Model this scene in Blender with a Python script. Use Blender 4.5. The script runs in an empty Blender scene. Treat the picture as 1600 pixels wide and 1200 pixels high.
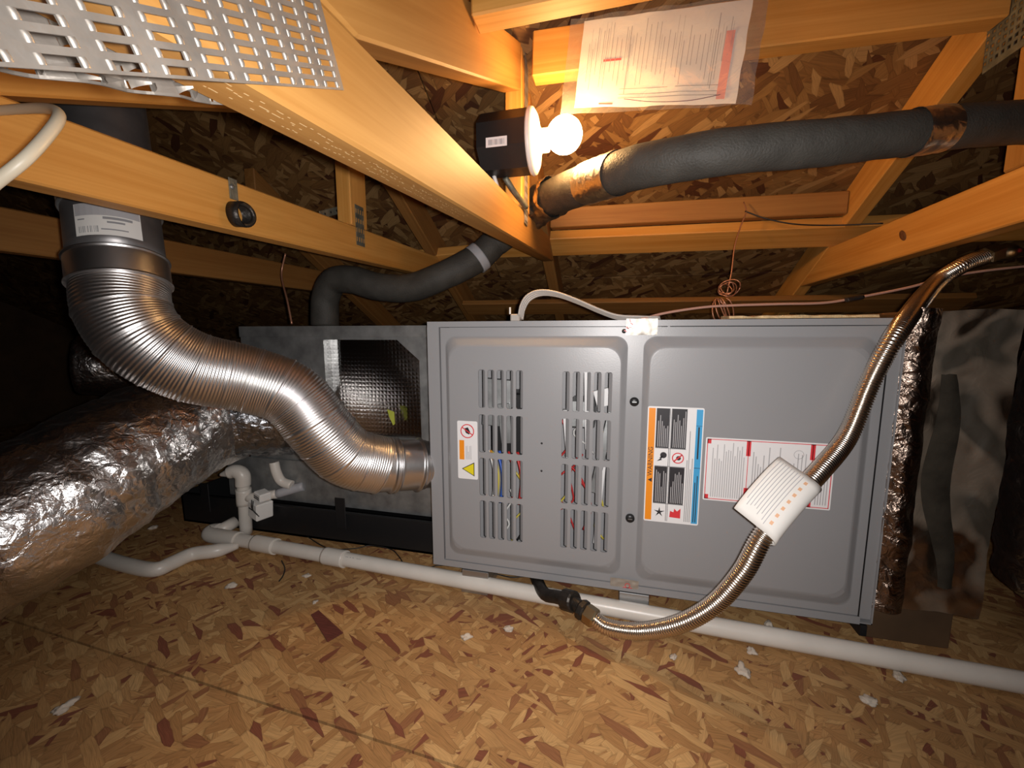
import bpy, bmesh, math, random
import numpy as np
from mathutils import Vector, Matrix, noise, Quaternion

scn = bpy.context.scene
COL = scn.collection
random.seed(7)

# ------------------------------------------------------------------ camera
FPX = 639.14
YAW, PITCH, ROLL = (math.radians(a) for a in (13.695, 7.2646, -0.1022))
CAM = Vector((0, 0, 0.568))
FW = Vector((-math.sin(YAW)*math.cos(PITCH), math.cos(YAW)*math.cos(PITCH), -math.sin(PITCH)))
_r = Vector((math.cos(YAW), math.sin(YAW), 0)); _u = _r.cross(FW)
RT = math.cos(ROLL)*_r + math.sin(ROLL)*_u
UP = -math.sin(ROLL)*_r + math.cos(ROLL)*_u
cd = bpy.data.cameras.new('camera'); cam = bpy.data.objects.new('camera', cd); COL.objects.link(cam)
cd.sensor_fit = 'HORIZONTAL'; cd.sensor_width = 36.0; cd.lens = 36.0*FPX/1600; cd.clip_start = 0.01
cam.matrix_world = Matrix(((RT.x, UP.x, -FW.x, CAM.x), (RT.y, UP.y, -FW.y, CAM.y), (RT.z, UP.z, -FW.z, CAM.z), (0, 0, 0, 1)))
scn.camera = cam
FZ = 0.004            # attic floor level

# ------------------------------------------------------------------ world, exposure, camera flash
w = bpy.data.worlds.new('attic_dark'); scn.world = w; w.use_nodes = True
w.node_tree.nodes['Background'].inputs[0].default_value = (0.9, 0.75, 0.6, 1)
w.node_tree.nodes['Background'].inputs[1].default_value = 0.004
scn.view_settings.view_transform = 'Standard'; scn.view_settings.look = 'None'
scn.view_settings.gamma = 1.0; scn.view_settings.use_curve_mapping = False
scn.view_settings.exposure = 0.0
fl = bpy.data.lights.new('camera_flash', 'SPOT'); flo = bpy.data.objects.new('camera_flash', fl); COL.objects.link(flo)
fl.energy = 25.0; fl.color = (1.0, 0.955, 0.93); fl.spot_size = math.radians(152); fl.spot_blend = 1.0
fl.shadow_soft_size = 0.006
flo.matrix_world = cam.matrix_world.copy(); flo.location = CAM + RT*0.016 + UP*0.004
BULB_WATT = 188.0     # emission strength of the glowing bulb (its own material, below)

# ------------------------------------------------------------------ helpers
def U(x, y, X=None, Y=None, Z=None, D=None):
    d = FW + (x-800)/FPX*RT - (y-600)/FPX*UP
    if X is not None: t = (X-CAM.x)/d.x
    elif Y is not None: t = (Y-CAM.y)/d.y
    elif Z is not None: t = (Z-CAM.z)/d.z
    else: t = D
    return CAM + d*t

def tag(o, label=None, cat=None, group=None, kind=None):
    if label: o['label'] = label
    if cat: o['category'] = cat
    if group: o['group'] = group
    if kind: o['kind'] = kind
    return o

def thing(name, label, cat, loc=(0, 0, 0), group=None):
    o = bpy.data.objects.new(name, None); COL.objects.link(o); o.location = loc; o.empty_display_size = 0.05
    return tag(o, label, cat, group)

def link(name, me, parent=None, M=None):
    o = bpy.data.objects.new(name, me); COL.objects.link(o)
    M = M or Matrix.Identity(4)
    if parent is not None:
        o.parent = parent
        o.matrix_parent_inverse = Matrix.Identity(4)
        o.matrix_basis = WM(parent).inverted() @ M
    else: o.matrix_basis = M
    return o

def WM(o):
    m = o.matrix_basis.copy()
    while o.parent: o = o.parent; m = o.matrix_basis @ m
    return m

def mesh(name, V, F, m, parent=None, smooth=False, M=None):
    me = bpy.data.meshes.new(name); me.from_pydata([tuple(v) for v in V], [], F); me.update()
    if m: me.materials.append(m)
    if smooth: me.polygons.foreach_set('use_smooth', [True]*len(me.polygons))
    return link(name, me, parent, M)

def bmo(name, bm, m, parent=None, smooth=False, M=None):
    me = bpy.data.meshes.new(name); bm.normal_update(); bm.to_mesh(me); bm.free()
    if m: me.materials.append(m)
    if smooth: me.polygons.foreach_set('use_smooth', [True]*len(me.polygons))
    return link(name, me, parent, M)

def bevel(bm, wd, seg=1):
    bmesh.ops.bevel(bm, geom=list(bm.edges), offset=wd, segments=seg, affect='EDGES', profile=0.6)

def box_bm(bm, lo, hi):
    v = [bm.verts.new((x, y, z)) for x in (lo[0], hi[0]) for y in (lo[1], hi[1]) for z in (lo[2], hi[2])]
    for f in ((0, 1, 3, 2), (4, 6, 7, 5), (0, 4, 5, 1), (2, 3, 7, 6), (0, 2, 6, 4), (1, 5, 7, 3)): bm.faces.new([v[i] for i in f])

def box(name, lo, hi, m, parent=None, bev=0.0, M=None, seg=1):
    bm = bmesh.new(); box_bm(bm, [min(a, b) for a, b in zip(lo, hi)], [max(a, b) for a, b in zip(lo, hi)])
    if bev: bevel(bm, bev, seg)
    return bmo(name, bm, m, parent, M=M)

def frame(a, b, up=Vector((0, 0, 1))):
    x = (b-a).normalized(); y = up.cross(x).normalized(); z = x.cross(y)
    return Matrix(((x.x, y.x, z.x, a.x), (x.y, y.y, z.y, a.y), (x.z, y.z, z.z, a.z), (0, 0, 0, 1)))

def board(name, a, b, wd, ht, m, parent=None, up=Vector((0, 0, 1)), bev=0.0025):
    """lumber from a to b, local x along its length, centred on the line"""
    a, b = Vector(a), Vector(b); L = (b-a).length
    return box(name, (0, -wd/2, -ht/2), (L, wd/2, ht/2), m, parent, bev, frame(a, b, up))

def member(name, poly, x0, x1, m, parent):
    """truss member: polygon in the truss plane (y, z), from x0 to x1; its first edge runs along the grain"""
    p0, p1 = Vector(poly[0]), Vector(poly[1]); d = (p1-p0).normalized()
    ex = Vector((0, d.x, d.y)); ez = Vector((0, -d.y, d.x)); ey = ez.cross(ex)
    o = Vector(((x0+x1)/2, p0.x, p0.y))
    M = Matrix(((ex.x, ey.x, ez.x, o.x), (ex.y, ey.y, ez.y, o.y), (ex.z, ey.z, ez.z, o.z), (0, 0, 0, 1)))
    h = abs(x1-x0)/2; bm = bmesh.new(); lp = []
    for p in poly:
        q = Vector(p)-p0; lp.append((q.dot(d), q.x*-d.y+q.y*d.x))
    A = [bm.verts.new((q[0], -h, q[1])) for q in lp]; B = [bm.verts.new((q[0], h, q[1])) for q in lp]
    bm.faces.new(A); bm.faces.new(B[::-1]); n = len(lp)
    for i in range(n): bm.faces.new((A[i], B[i], B[(i+1) % n], A[(i+1) % n]))
    bmesh.ops.recalc_face_normals(bm, faces=bm.faces); bevel(bm, 0.0025)
    return bmo(name, bm, m, parent, M=M)

def spline(pts, step):
    """Catmull-Rom through pts, resampled at even steps"""
    P = [Vector(p) for p in pts]
    if len(P) == 2: Q = [P[0].lerp(P[1], i/20) for i in range(21)]
    else:
        E = [2*P[0]-P[1]] + P + [2*P[-1]-P[-2]]; Q = []
        for i in range(1, len(E)-2):
            p0, p1, p2, p3 = E[i-1:i+3]
            for k in range(24):
                t = k/24
                Q.append(0.5*((2*p1)+(p2-p0)*t+(2*p0-5*p1+4*p2-p3)*t*t+(3*p1-p0-3*p2+p3)*t**3))
        Q.append(P[-1])
    L = [0]
    for i in range(1, len(Q)): L.append(L[-1]+(Q[i]-Q[i-1]).length)
    n = max(2, int(round(L[-1]/step))); out = []; j = 0
    for i in range(n+1):
        s = L[-1]*i/n
        while j < len(L)-2 and L[j+1] < s: j += 1
        t = (s-L[j])/max(1e-9, L[j+1]-L[j]); out.append(Q[j].lerp(Q[j+1], min(1, t)))
    return out, L[-1]

def tube(name, pts, rad, m, parent=None, seg=16, step=0.01, caps=True, disp=None, smooth=True, raw=False):
    """rad: number or f(s, u) with s in metres and u 0..1; disp: f(point, normal) -> offset"""
    if raw: Q = [Vector(p) for p in pts]; L = sum((Q[i+1]-Q[i]).length for i in range(len(Q)-1))
    else: Q, L = spline(pts, step)
    T = [(Q[min(i+1, len(Q)-1)]-Q[max(i-1, 0)]).normalized() for i in range(len(Q))]
    n = T[0].orthogonal().normalized()
    V = []; s = 0
    for i, q in enumerate(Q):
        if i: 
            n = (n - T[i]*n.dot(T[i])).normalized(); s += (Q[i]-Q[i-1]).length
        b = T[i].cross(n)
        r = rad(s, s/L) if callable(rad) else rad
        for k in range(seg):
            a = 2*math.pi*k/seg; d = n*math.cos(a)+b*math.sin(a); p = q+d*r
            if disp: p = p + d*disp(p, d, s)
            V.append(p)
    F = [(i*seg+k, i*seg+(k+1) % seg, (i+1)*seg+(k+1) % seg, (i+1)*seg+k) for i in range(len(Q)-1) for k in range(seg)]
    if caps: F += [tuple(range(seg))[::-1], tuple((len(Q)-1)*seg+k for k in range(seg))]
    o = mesh(name, V, F, m, parent, smooth)
    if caps and smooth:
        for p in (o.data.polygons[-1], o.data.polygons[-2]): p.use_smooth = False
    return o

def lathe(name, prof, m, parent, M, seg=32, smooth=True):
    """profile (radius, height) about local z"""
    V = [(r*math.cos(2*math.pi*k/seg), r*math.sin(2*math.pi*k/seg), z) for r, z in prof for k in range(seg)]
    F = [(i*seg+k, i*seg+(k+1) % seg, (i+1)*seg+(k+1) % seg, (i+1)*seg+k) for i in range(len(prof)-1) for k in range(seg)]
    F += [tuple(range(seg))[::-1], tuple((len(prof)-1)*seg+k for k in range(seg))]
    return mesh(name, V, F, m, parent, smooth, M)

def axis_m(o, d):
    """matrix at o whose local z points along d"""
    z = Vector(d).normalized(); x = z.orthogonal().normalized(); y = z.cross(x); o = Vector(o)
    return Matrix(((x.x, y.x, z.x, o.x), (x.y, y.y, z.y, o.y), (x.z, y.z, z.z, o.z), (0, 0, 0, 1)))

def rrect(x0, z0, x1, z1, r, n=5):
    out = []
    for cx, cz, a0 in ((x1-r, z1-r, 0), (x0+r, z1-r, 90), (x0+r, z0+r, 180), (x1-r, z0+r, 270)):
        for k in range(n+1):
            a = math.radians(a0+90*k/n); out.append((cx+r*math.cos(a), cz+r*math.sin(a)))
    return out

def flat_fill(bm, loops, at):
    """fill the area between an outer loop and holes; at maps 2-D to 3-D"""
    E = []; rings = []
    for lp in loops:
        vs = [bm.verts.new(at(*p)) for p in lp]; rings.append(vs)
        for i in range(len(vs)): E.append(bm.edges.new((vs[i], vs[(i+1) % len(vs)])))
    bmesh.ops.triangle_fill(bm, use_beauty=True, use_dissolve=False, edges=E)
    return rings

def decal(name, polys, y, m, parent, th=0.0003):
    """thin flat shapes on a plane facing -y, with a little real thickness"""
    V, F = [], []
    for p in polys:
        n = len(p); o = len(V)
        V += [(a, y, b) for a, b in p] + [(a, y-th, b) for a, b in p]
        F += [tuple(range(o, o+n)), tuple(range(o+n, o+2*n))[::-1]] + [(o+i, o+n+i, o+n+(i+1) % n, o+(i+1) % n) for i in range(n)]
    o = mesh(name, V, F, m, parent)
    if len(polys) > 1: o['kind'] = 'stuff'
    return o

def R4(x0, z0, x1, z1): return [(x0, z0), (x1, z0), (x1, z1), (x0, z1)]
def disc(x, z, r, n=20): return [(x+r*math.cos(2*math.pi*i/n), z+r*math.sin(2*math.pi*i/n)) for i in range(n)]
def ringp(x, z, r0, r1, n=20):
    out = []
    for i in range(n):
        a, b = 2*math.pi*i/n, 2*math.pi*(i+1)/n
        out.append([(x+r1*math.cos(a), z+r1*math.sin(a)), (x+r1*math.cos(b), z+r1*math.sin(b)), (x+r0*math.cos(b), z+r0*math.sin(b)), (x+r0*math.cos(a), z+r0*math.sin(a))])
    return out

def text(name, s, M, size, m, parent, ext=0.0001):
    """lettering: local x along the line, local y up the letters; size = length of the line"""
    cu = bpy.data.curves.new('t', 'FONT'); cu.body = s; cu.extrude = ext/ max(size, 1e-6) * 3
    o = bpy.data.objects.new('t', cu); COL.objects.link(o)
    dg = bpy.context.evaluated_depsgraph_get(); me = bpy.data.meshes.new_from_object(o.evaluated_get(dg))
    bpy.data.objects.remove(o); bpy.data.curves.remove(cu)
    xs = [v.co.x for v in me.vertices]; ys = [v.co.y for v in me.vertices]
    k = size/(max(xs)-min(xs)); x0, y0 = min(xs), min(ys)
    for v in me.vertices: v.co = ((v.co.x-x0)*k, (v.co.y-y0)*k, v.co.z*k)
    me.materials.clear(); me.materials.append(m); me.name = name
    return link(name, me, parent, M)

# ------------------------------------------------------------------ materials
def new_mat(name):
    m = bpy.data.materials.new(name); m.use_nodes = True; nt = m.node_tree
    return m, nt, nt.nodes['Principled BSDF']
def N(nt, t, **k):
    n = nt.nodes.new(t)
    for a, b in k.items(): setattr(n, a, b)
    return n
def inp(n, **k):
    for a, b in k.items(): n.inputs[a.replace('_', ' ')].default_value = b
    return n

def mat(name, col, rough=0.5, metal=0.0, bump=0.0, bscale=200.0, spec=0.5, var=0.0, vscale=12.0, coat=0.0, stretch=None, detail=3.0):
    m, nt, b = new_mat(name)
    b.inputs['Base Color'].default_value = (*col, 1); b.inputs['Roughness'].default_value = rough
    b.inputs['Metallic'].default_value = metal; b.inputs['Specular IOR Level'].default_value = spec; b.inputs['Coat Weight'].default_value = coat
    tc = N(nt, 'ShaderNodeTexCoord'); src = tc.outputs['Object']
    if stretch:
        mp = N(nt, 'ShaderNodeMapping'); mp.inputs['Scale'].default_value = stretch; nt.links.new(src, mp.inputs[0]); src = mp.outputs[0]
    if var:
        n = inp(N(nt, 'ShaderNodeTexNoise'), Scale=vscale, Detail=4.0); nt.links.new(src, n.inputs['Vector'])
        r = N(nt, 'ShaderNodeValToRGB'); r.color_ramp.elements[0].position = 0.3; r.color_ramp.elements[1].position = 0.7
        r.color_ramp.elements[0].color = (*[c*(1-var) for c in col], 1); r.color_ramp.elements[1].color = (*[min(1, c*(1+var)) for c in col], 1)
        nt.links.new(n.outputs[0], r.inputs[0]); nt.links.new(r.outputs[0], b.inputs['Base Color'])
    if bump:
        n = inp(N(nt, 'ShaderNodeTexNoise'), Scale=bscale, Detail=detail); nt.links.new(src, n.inputs['Vector'])
        bp = N(nt, 'ShaderNodeBump'); bp.inputs['Strength'].default_value = bump; bp.inputs['Distance'].default_value = 0.002
        nt.links.new(n.outputs[0], bp.inputs['Height']); nt.links.new(bp.outputs[0], b.inputs['Normal'])
    return m

def osb(name, tones, red, flake=(0.085, 0.018), ang0=0.0, bump=0.5, plane='xy'):
    """oriented strand board: several layers of long flakes lying at different angles"""
    m, nt, b = new_mat(name); lk = nt.links.new
    tc = N(nt, 'ShaderNodeTexCoord')
    wn = inp(N(nt, 'ShaderNodeTexNoise'), Scale=22.0, Detail=3.0); lk(tc.outputs['Object'], wn.inputs['Vector'])
    ws = N(nt, 'ShaderNodeVectorMath', operation='MULTIPLY_ADD'); ws.inputs[1].default_value = (0.009,)*3
    lk(wn.outputs['Color'], ws.inputs[0]); lk(tc.outputs['Object'], ws.inputs[2])
    col = None; hgt = None
    layers = [(0, 1.0, 0.0), (38, 1.15, .45), (-33, .95, .5), (80, .7, .62), (12, 1.5, .55), (-62, .6, .6), (25, .45, .55), (-14, .7, .6), (55, .4, .62), (-40, .5, .62)]
    for i, (a, s, th) in enumerate(layers):
        mp = N(nt, 'ShaderNodeMapping', vector_type='TEXTURE'); mp.inputs['Rotation'].default_value = (0, 0, math.radians(a+ang0)); 
        mp.inputs['Location'].default_value = (0.37*i, 0.51*i, 0); mp.inputs['Scale'].default_value = (flake[0]*s, flake[1]*s, 1)
        lk(ws.outputs[0], mp.inputs[0])
        v = N(nt, 'ShaderNodeTexVoronoi', voronoi_dimensions='2D', distance='EUCLIDEAN'); v.inputs['Scale'].default_value = 1.0
        lk(mp.outputs[0], v.inputs['Vector'])
        sp = N(nt, 'ShaderNodeSeparateColor'); lk(v.outputs['Color'], sp.inputs[0])
        cr = N(nt, 'ShaderNodeValToRGB'); e = cr.color_ramp; e.interpolation = 'CONSTANT'
        stops = [0.0, red*0.5, red] + [red+(1-red)*f for f in (0.3, 0.62, 0.88)]
        for k, p in enumerate(stops):
            el = e.elements[k] if k < 2 else e.elements.new(p)
            el.position = p; el.color = (*tones[k], 1)
        lk(sp.outputs[0], cr.inputs[0])
        # grain along the flake
        gm = N(nt, 'ShaderNodeMapping'); gm.inputs['Scale'].default_value = (1.2, 7, 1); lk(mp.outputs[0], gm.inputs[0])
        g = inp(N(nt, 'ShaderNodeTexNoise'), Scale=1.6, Detail=3.0); lk(gm.outputs[0], g.inputs['Vector'])
        gr = N(nt, 'ShaderNodeMapRange'); gr.inputs['From Min'].default_value = .3; gr.inputs['From Max'].default_value = .7; gr.inputs['To Min'].default_value = .72; gr.inputs['To Max'].default_value = 1.15
        lk(g.outputs[0], gr.inputs[0])
        mu = N(nt, 'ShaderNodeMix', data_type='RGBA', blend_type='MULTIPLY'); mu.inputs[0].default_value = 1.0
        ve = N(nt, 'ShaderNodeTexVoronoi', voronoi_dimensions='2D', feature='DISTANCE_TO_EDGE'); ve.inputs['Scale'].default_value = 1.0; lk(mp.outputs[0], ve.inputs['Vector'])
        er = N(nt, 'ShaderNodeMapRange'); er.inputs['From Max'].default_value = .07; er.inputs['To Min'].default_value = .74; lk(ve.outputs['Distance'], er.inputs[0])  # thin edge shadow round each flake, painted into the colour
        em = N(nt, 'ShaderNodeMath', operation='MULTIPLY'); lk(gr.outputs[0], em.inputs[0]); lk(er.outputs[0], em.inputs[1])
        lk(cr.outputs[0], mu.inputs[6]); lk(em.outputs[0], mu.inputs[7])
        if col is None: col, hgt = mu.outputs[2], sp.outputs[2]
        else:
            gt = N(nt, 'ShaderNodeMath', operation='GREATER_THAN'); gt.inputs[1].default_value = th; lk(sp.outputs[1], gt.inputs[0])
            mx = N(nt, 'ShaderNodeMix', data_type='RGBA'); lk(gt.outputs[0], mx.inputs[0]); lk(col, mx.inputs[6]); lk(mu.outputs[2], mx.inputs[7]); col = mx.outputs[2]
            mh = N(nt, 'ShaderNodeMix', data_type='FLOAT'); lk(gt.outputs[0], mh.inputs[0]); lk(hgt, mh.inputs[2]); lk(sp.outputs[2], mh.inputs[3]); hgt = mh.outputs[0]
    # grime in broad soft stains
    dn = inp(N(nt, 'ShaderNodeTexNoise'), Scale=2.6, Detail=4.0); lk(tc.outputs['Object'], dn.inputs['Vector'])
    dr = N(nt, 'ShaderNodeMapRange'); dr.inputs['From Min'].default_value = .35; dr.inputs['From Max'].default_value = .65; dr.inputs['To Min'].default_value = .78; dr.inputs['To Max'].default_value = 1.08
    lk(dn.outputs[0], dr.inputs[0])
    mu = N(nt, 'ShaderNodeMix', data_type='RGBA', blend_type='MULTIPLY'); mu.inputs[0].default_value = 1.0; lk(col, mu.inputs[6]); lk(dr.outputs[0], mu.inputs[7])
    lk(mu.outputs[2], b.inputs['Base Color']); b.inputs['Roughness'].default_value = 0.62; b.inputs['Specular IOR Level'].default_value = 0.3
    bp = N(nt, 'ShaderNodeBump'); bp.inputs['Strength'].default_value = bump; bp.inputs['Distance'].default_value = 0.0015
    lk(hgt, bp.inputs['Height']); lk(bp.outputs[0], b.inputs['Normal'])
    return m

def pine(name, c0, c1, rough=0.55):
    """sawn lumber, grain along local x"""
    m, nt, b = new_mat(name); lk = nt.links.new
    tc = N(nt, 'ShaderNodeTexCoord'); oi = N(nt, 'ShaderNodeObjectInfo')
    ad = N(nt, 'ShaderNodeVectorMath', operation='MULTIPLY_ADD'); ad.inputs[1].default_value = (1, 1, 1)
    sc = N(nt, 'ShaderNodeVectorMath', operation='SCALE'); sc.inputs[0].default_value = (3.1, 0.4, 0.7); lk(oi.outputs['Random'], sc.inputs['Scale'])
    lk(tc.outputs['Object'], ad.inputs[0]); lk(sc.outputs[0], ad.inputs[2])
    mp = N(nt, 'ShaderNodeMapping'); mp.inputs['Scale'].default_value = (1.0, 22, 16); lk(ad.outputs[0], mp.inputs[0])
    n1 = inp(N(nt, 'ShaderNodeTexNoise'), Scale=2.2, Detail=5.0, Distortion=0.6); lk(mp.outputs[0], n1.inputs['Vector'])
    mp2 = N(nt, 'ShaderNodeMapping'); mp2.inputs['Scale'].default_value = (2.0, 120, 120); lk(ad.outputs[0], mp2.inputs[0])
    n2 = inp(N(nt, 'ShaderNodeTexNoise'), Scale=2.0, Detail=2.0); lk(mp2.outputs[0], n2.inputs['Vector'])
    mx = N(nt, 'ShaderNodeMix', data_type='FLOAT'); mx.inputs[0].default_value = 0.3; lk(n1.outputs[0], mx.inputs[2]); lk(n2.outputs[0], mx.inputs[3])
    r = N(nt, 'ShaderNodeValToRGB'); r.color_ramp.elements[0].position = .36; r.color_ramp.elements[1].position = .62
    r.color_ramp.elements[0].color = (*c0, 1); r.color_ramp.elements[1].color = (*c1, 1); lk(mx.outputs[0], r.inputs[0])
    lk(r.outputs[0], b.inputs['Base Color']); b.inputs['Roughness'].default_value = rough; b.inputs['Specular IOR Level'].default_value = 0.3
    bp = N(nt, 'ShaderNodeBump'); bp.inputs['Strength'].default_value = 0.25; bp.inputs['Distance'].default_value = 0.0008
    lk(mx.outputs[0], bp.inputs['Height']); lk(bp.outputs[0], b.inputs['Normal'])
    return m

def crinkle(name, col, rough, s1, s2, strength, stretch=(1, 1, 1), dull=None):
    """crinkled metal foil; dull = (colour, amount) smears of mastic"""
    m, nt, b = new_mat(name); lk = nt.links.new
    tc = N(nt, 'ShaderNodeTexCoord'); mp = N(nt, 'ShaderNodeMapping'); mp.inputs['Scale'].default_value = stretch; lk(tc.outputs['Object'], mp.inputs[0])
    n0 = inp(N(nt, 'ShaderNodeTexNoise'), Scale=s1*0.6, Detail=3.0); lk(mp.outputs[0], n0.inputs['Vector'])
    ws = N(nt, 'ShaderNodeVectorMath', operation='MULTIPLY_ADD'); ws.inputs[1].default_value = (0.6/s1,)*3; lk(n0.outputs['Color'], ws.inputs[0]); lk(mp.outputs[0], ws.inputs[2])
    v = N(nt, 'ShaderNodeTexVoronoi', feature='DISTANCE_TO_EDGE'); v.inputs['Scale'].default_value = s1; lk(ws.outputs[0], v.inputs['Vector'])
    n2 = inp(N(nt, 'ShaderNodeTexNoise'), Scale=s2, Detail=4.0, Distortion=1.0); lk(mp.outputs[0], n2.inputs['Vector'])
    ad = N(nt, 'ShaderNodeMath', operation='ADD'); lk(v.outputs['Distance'], ad.inputs[0]); lk(n2.outputs[0], ad.inputs[1])
    bp = N(nt, 'ShaderNodeBump'); bp.inputs['Strength'].default_value = strength; bp.inputs['Distance'].default_value = 0.006
    lk(ad.outputs[0], bp.inputs['Height']); lk(bp.outputs[0], b.inputs['Normal'])
    b.inputs['Base Color'].default_value = (*col, 1); b.inputs['Metallic'].default_value = 1.0; b.inputs['Roughness'].default_value = rough
    if dull:
        n3 = inp(N(nt, 'ShaderNodeTexNoise'), Scale=dull[2], Detail=2.0, Distortion=0.8); lk(mp.outputs[0], n3.inputs['Vector'])
        r = N(nt, 'ShaderNodeValToRGB'); r.color_ramp.elements[0].position = dull[1]; r.color_ramp.elements[1].position = dull[1]+.13
        r.color_ramp.elements[0].color = (0, 0, 0, 1); r.color_ramp.elements[1].color = (1, 1, 1, 1); lk(n3.outputs[0], r.inputs[0])
        cm = N(nt, 'ShaderNodeMix', data_type='RGBA'); cm.inputs[6].default_value = (*col, 1); cm.inputs[7].default_value = (*dull[0], 1)
        lk(r.outputs[0], cm.inputs[0]); lk(cm.outputs[2], b.inputs['Base Color'])
        iv = N(nt, 'ShaderNodeMath', operation='SUBTRACT'); iv.inputs[0].default_value = 1.0; lk(r.outputs[0], iv.inputs[1]); lk(iv.outputs[0], b.inputs['Metallic'])
        rm = N(nt, 'ShaderNodeMapRange'); rm.inputs['To Min'].default_value = rough; rm.inputs['To Max'].default_value = 0.6; lk(r.outputs[0], rm.inputs[0]); lk(rm.outputs[0], b.inputs['Roughness'])
    return m

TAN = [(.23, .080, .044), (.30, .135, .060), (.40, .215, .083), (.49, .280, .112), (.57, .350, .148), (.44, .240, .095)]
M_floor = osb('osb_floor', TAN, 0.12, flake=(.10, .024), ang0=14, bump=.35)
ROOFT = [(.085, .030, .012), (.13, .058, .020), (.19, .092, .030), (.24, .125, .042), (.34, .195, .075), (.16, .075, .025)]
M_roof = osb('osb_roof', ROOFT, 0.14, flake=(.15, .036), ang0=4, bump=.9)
M_gap = mat('green_edge_paint', (.06, .075, .035), .8)
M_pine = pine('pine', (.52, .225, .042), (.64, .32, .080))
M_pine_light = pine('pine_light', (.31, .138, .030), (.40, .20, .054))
M_pine_shaded = pine('pine_shaded', (.25, .105, .026), (.33, .155, .043))  # shaded copy of the pine, dimness put into the colour
M_knot = mat('knot', (.13, .05, .02), .6, var=.4, vscale=90)
M_plate = mat('galvanised_plate', (.28, .255, .225), .45, .6, .25, 120, var=.2, vscale=40)
M_plate_old = mat('dull_galvanised', (.20, .20, .16), .55, .6, .5, 260, var=.3, vscale=60)
M_grey = mat('grey_enamel', (.285, .285, .293), .35, 0.0, .06, 500, spec=.5)
M_grey_in = mat('grey_inside', (.34, .34, .35), .45)
M_galv = mat('galvanised_sheet', (.36, .37, .37), .45, .75, .15, 60, var=.3, vscale=26)
M_alu = mat('aluminium_flex', (.80, .78, .77), .36, 1.0, .05, 400)
M_alu_band = mat('aluminium_band', (.66, .65, .65), .36, 1.0, .08, 90)
M_vent = mat('vent_pipe_metal', (.30, .29, .29), .42, .8, .1, 50, var=.2, vscale=20)
M_foil = crinkle('duct_foil', (.78, .76, .75), .29, 30, 60, .55)
M_foil_grey = crinkle('grey_duct_foil', (.30, .31, .33), .30, 34, 60, .7)
M_foil_ply = crinkle('ductboard_foil', (.46, .36, .27), .34, 9, 22, .38, dull=((.055, .046, .034), .46, 5.5))  # brown in the foil colour stands in for the reflected floor
M_foil_seam = crinkle('crumpled_foil_seam', (.24, .18, .145), .28, 26, 60, .8)
M_foil_tape = crinkle('foil_tape', (.62, .60, .57), .33, 40, 60, .28)
M_hex = None
M_tape2 = mat('silver_tape', (.50, .47, .42), .5, .7, .3, 60)
M_black = mat('black_plastic', (.012, .012, .013), .42, 0, .1, 300)
M_black_iron = mat('black_iron', (.035, .03, .026), .42, .6, .4, 220, var=.3, vscale=80)
M_pan = mat('black_drain_pan', (.010, .010, .011), .5)
M_foam = mat('black_foam', (.052, .048, .041), .62, 0, .55, 330, spec=.4, var=.2, vscale=30)
M_pvc = mat('white_pvc', (.68, .64, .58), .34, 0, .04, 150, var=.06, vscale=14)
M_white = mat('white_plastic', (.80, .79, .76), .35)
M_paper = mat('white_paper', (.80, .78, .74), .7)
M_labelw = mat('label_white', (.80, .79, .79), .38)
M_ink = mat('black_ink', (.022, .02, .024), .5)
M_inkg = mat('grey_ink', (.30, .30, .31), .6)
M_inkl = mat('pale_ink', (.45, .44, .45), .6)
M_orange = mat('label_orange', (.86, .28, .015), .4)
M_blue = mat('label_blue', (.06, .36, .66), .4)
M_red = mat('label_red', (.70, .045, .055), .4)
M_pink = mat('print_pink', (.78, .30, .26), .5)
M_yellow = mat('label_yellow', (.78, .66, .02), .4)
M_brass = mat('fitting_brass', (.42, .33, .20), .33, 1.0, .15, 150)
M_steel = mat('hose_steel', (.72, .64, .55), .24, 1.0, .05, 500)
M_copper = mat('copper_wire', (.55, .27, .17), .4, .6)
M_pinkwire = mat('thermostat_wire', (.50, .28, .21), .5)
M_ribbon = mat('ribbon_cable', (.40, .37, .34), .45)
M_cable = mat('cream_cable', (.62, .55, .42), .42)
M_redplastic = mat('red_handle', (.62, .03, .06), .4)
M_wireblack = mat('black_wire', (.012, .012, .012), .5)
M_fluff = mat('insulation_edge', (.60, .44, .24), .9, 0, 1.0, 200, var=.3, vscale=60)
M_crumb = mat('white_crumb', (.55, .48, .40), .9, 0, .6, 200)
M_chip = mat('dark_wood_chip', (.11, .030, .022), .6, var=.3, vscale=40, stretch=(1, 8, 1))
M_lime = mat('yellow_green_scrap', (.42, .46, .06), .6)
M_bracket = mat('zinc_bracket', (.45, .46, .47), .35, .9)
M_scuff = mat('grey_sleeve', (.38, .38, .40), .5)
M_wires = [mat('wire_'+n, c, .45) for n, c in (('white', (.7, .7, .68)), ('blue', (.04, .12, .5)), ('red', (.5, .03, .03)), ('orange', (.6, .25, .03)), ('yellow', (.6, .5, .08)), ('black', (.015, .015, .015)))]

m, nt, b = new_mat('embossed_foil'); M_hex = m
tc = N(nt, 'ShaderNodeTexCoord'); v = N(nt, 'ShaderNodeTexVoronoi', feature='DISTANCE_TO_EDGE'); v.inputs['Scale'].default_value = 95; v.inputs['Randomness'].default_value = 0.15
nt.links.new(tc.outputs['Object'], v.inputs['Vector'])
bp = N(nt, 'ShaderNodeBump'); bp.inputs['Strength'].default_value = 0.22; bp.inputs['Distance'].default_value = 0.002
nt.links.new(v.outputs['Distance'], bp.inputs['Height']); nt.links.new(bp.outputs[0], b.inputs['Normal'])
b.inputs['Base Color'].default_value = (.66, .65, .64, 1); b.inputs['Metallic'].default_value = 1; b.inputs['Roughness'].default_value = .15

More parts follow.
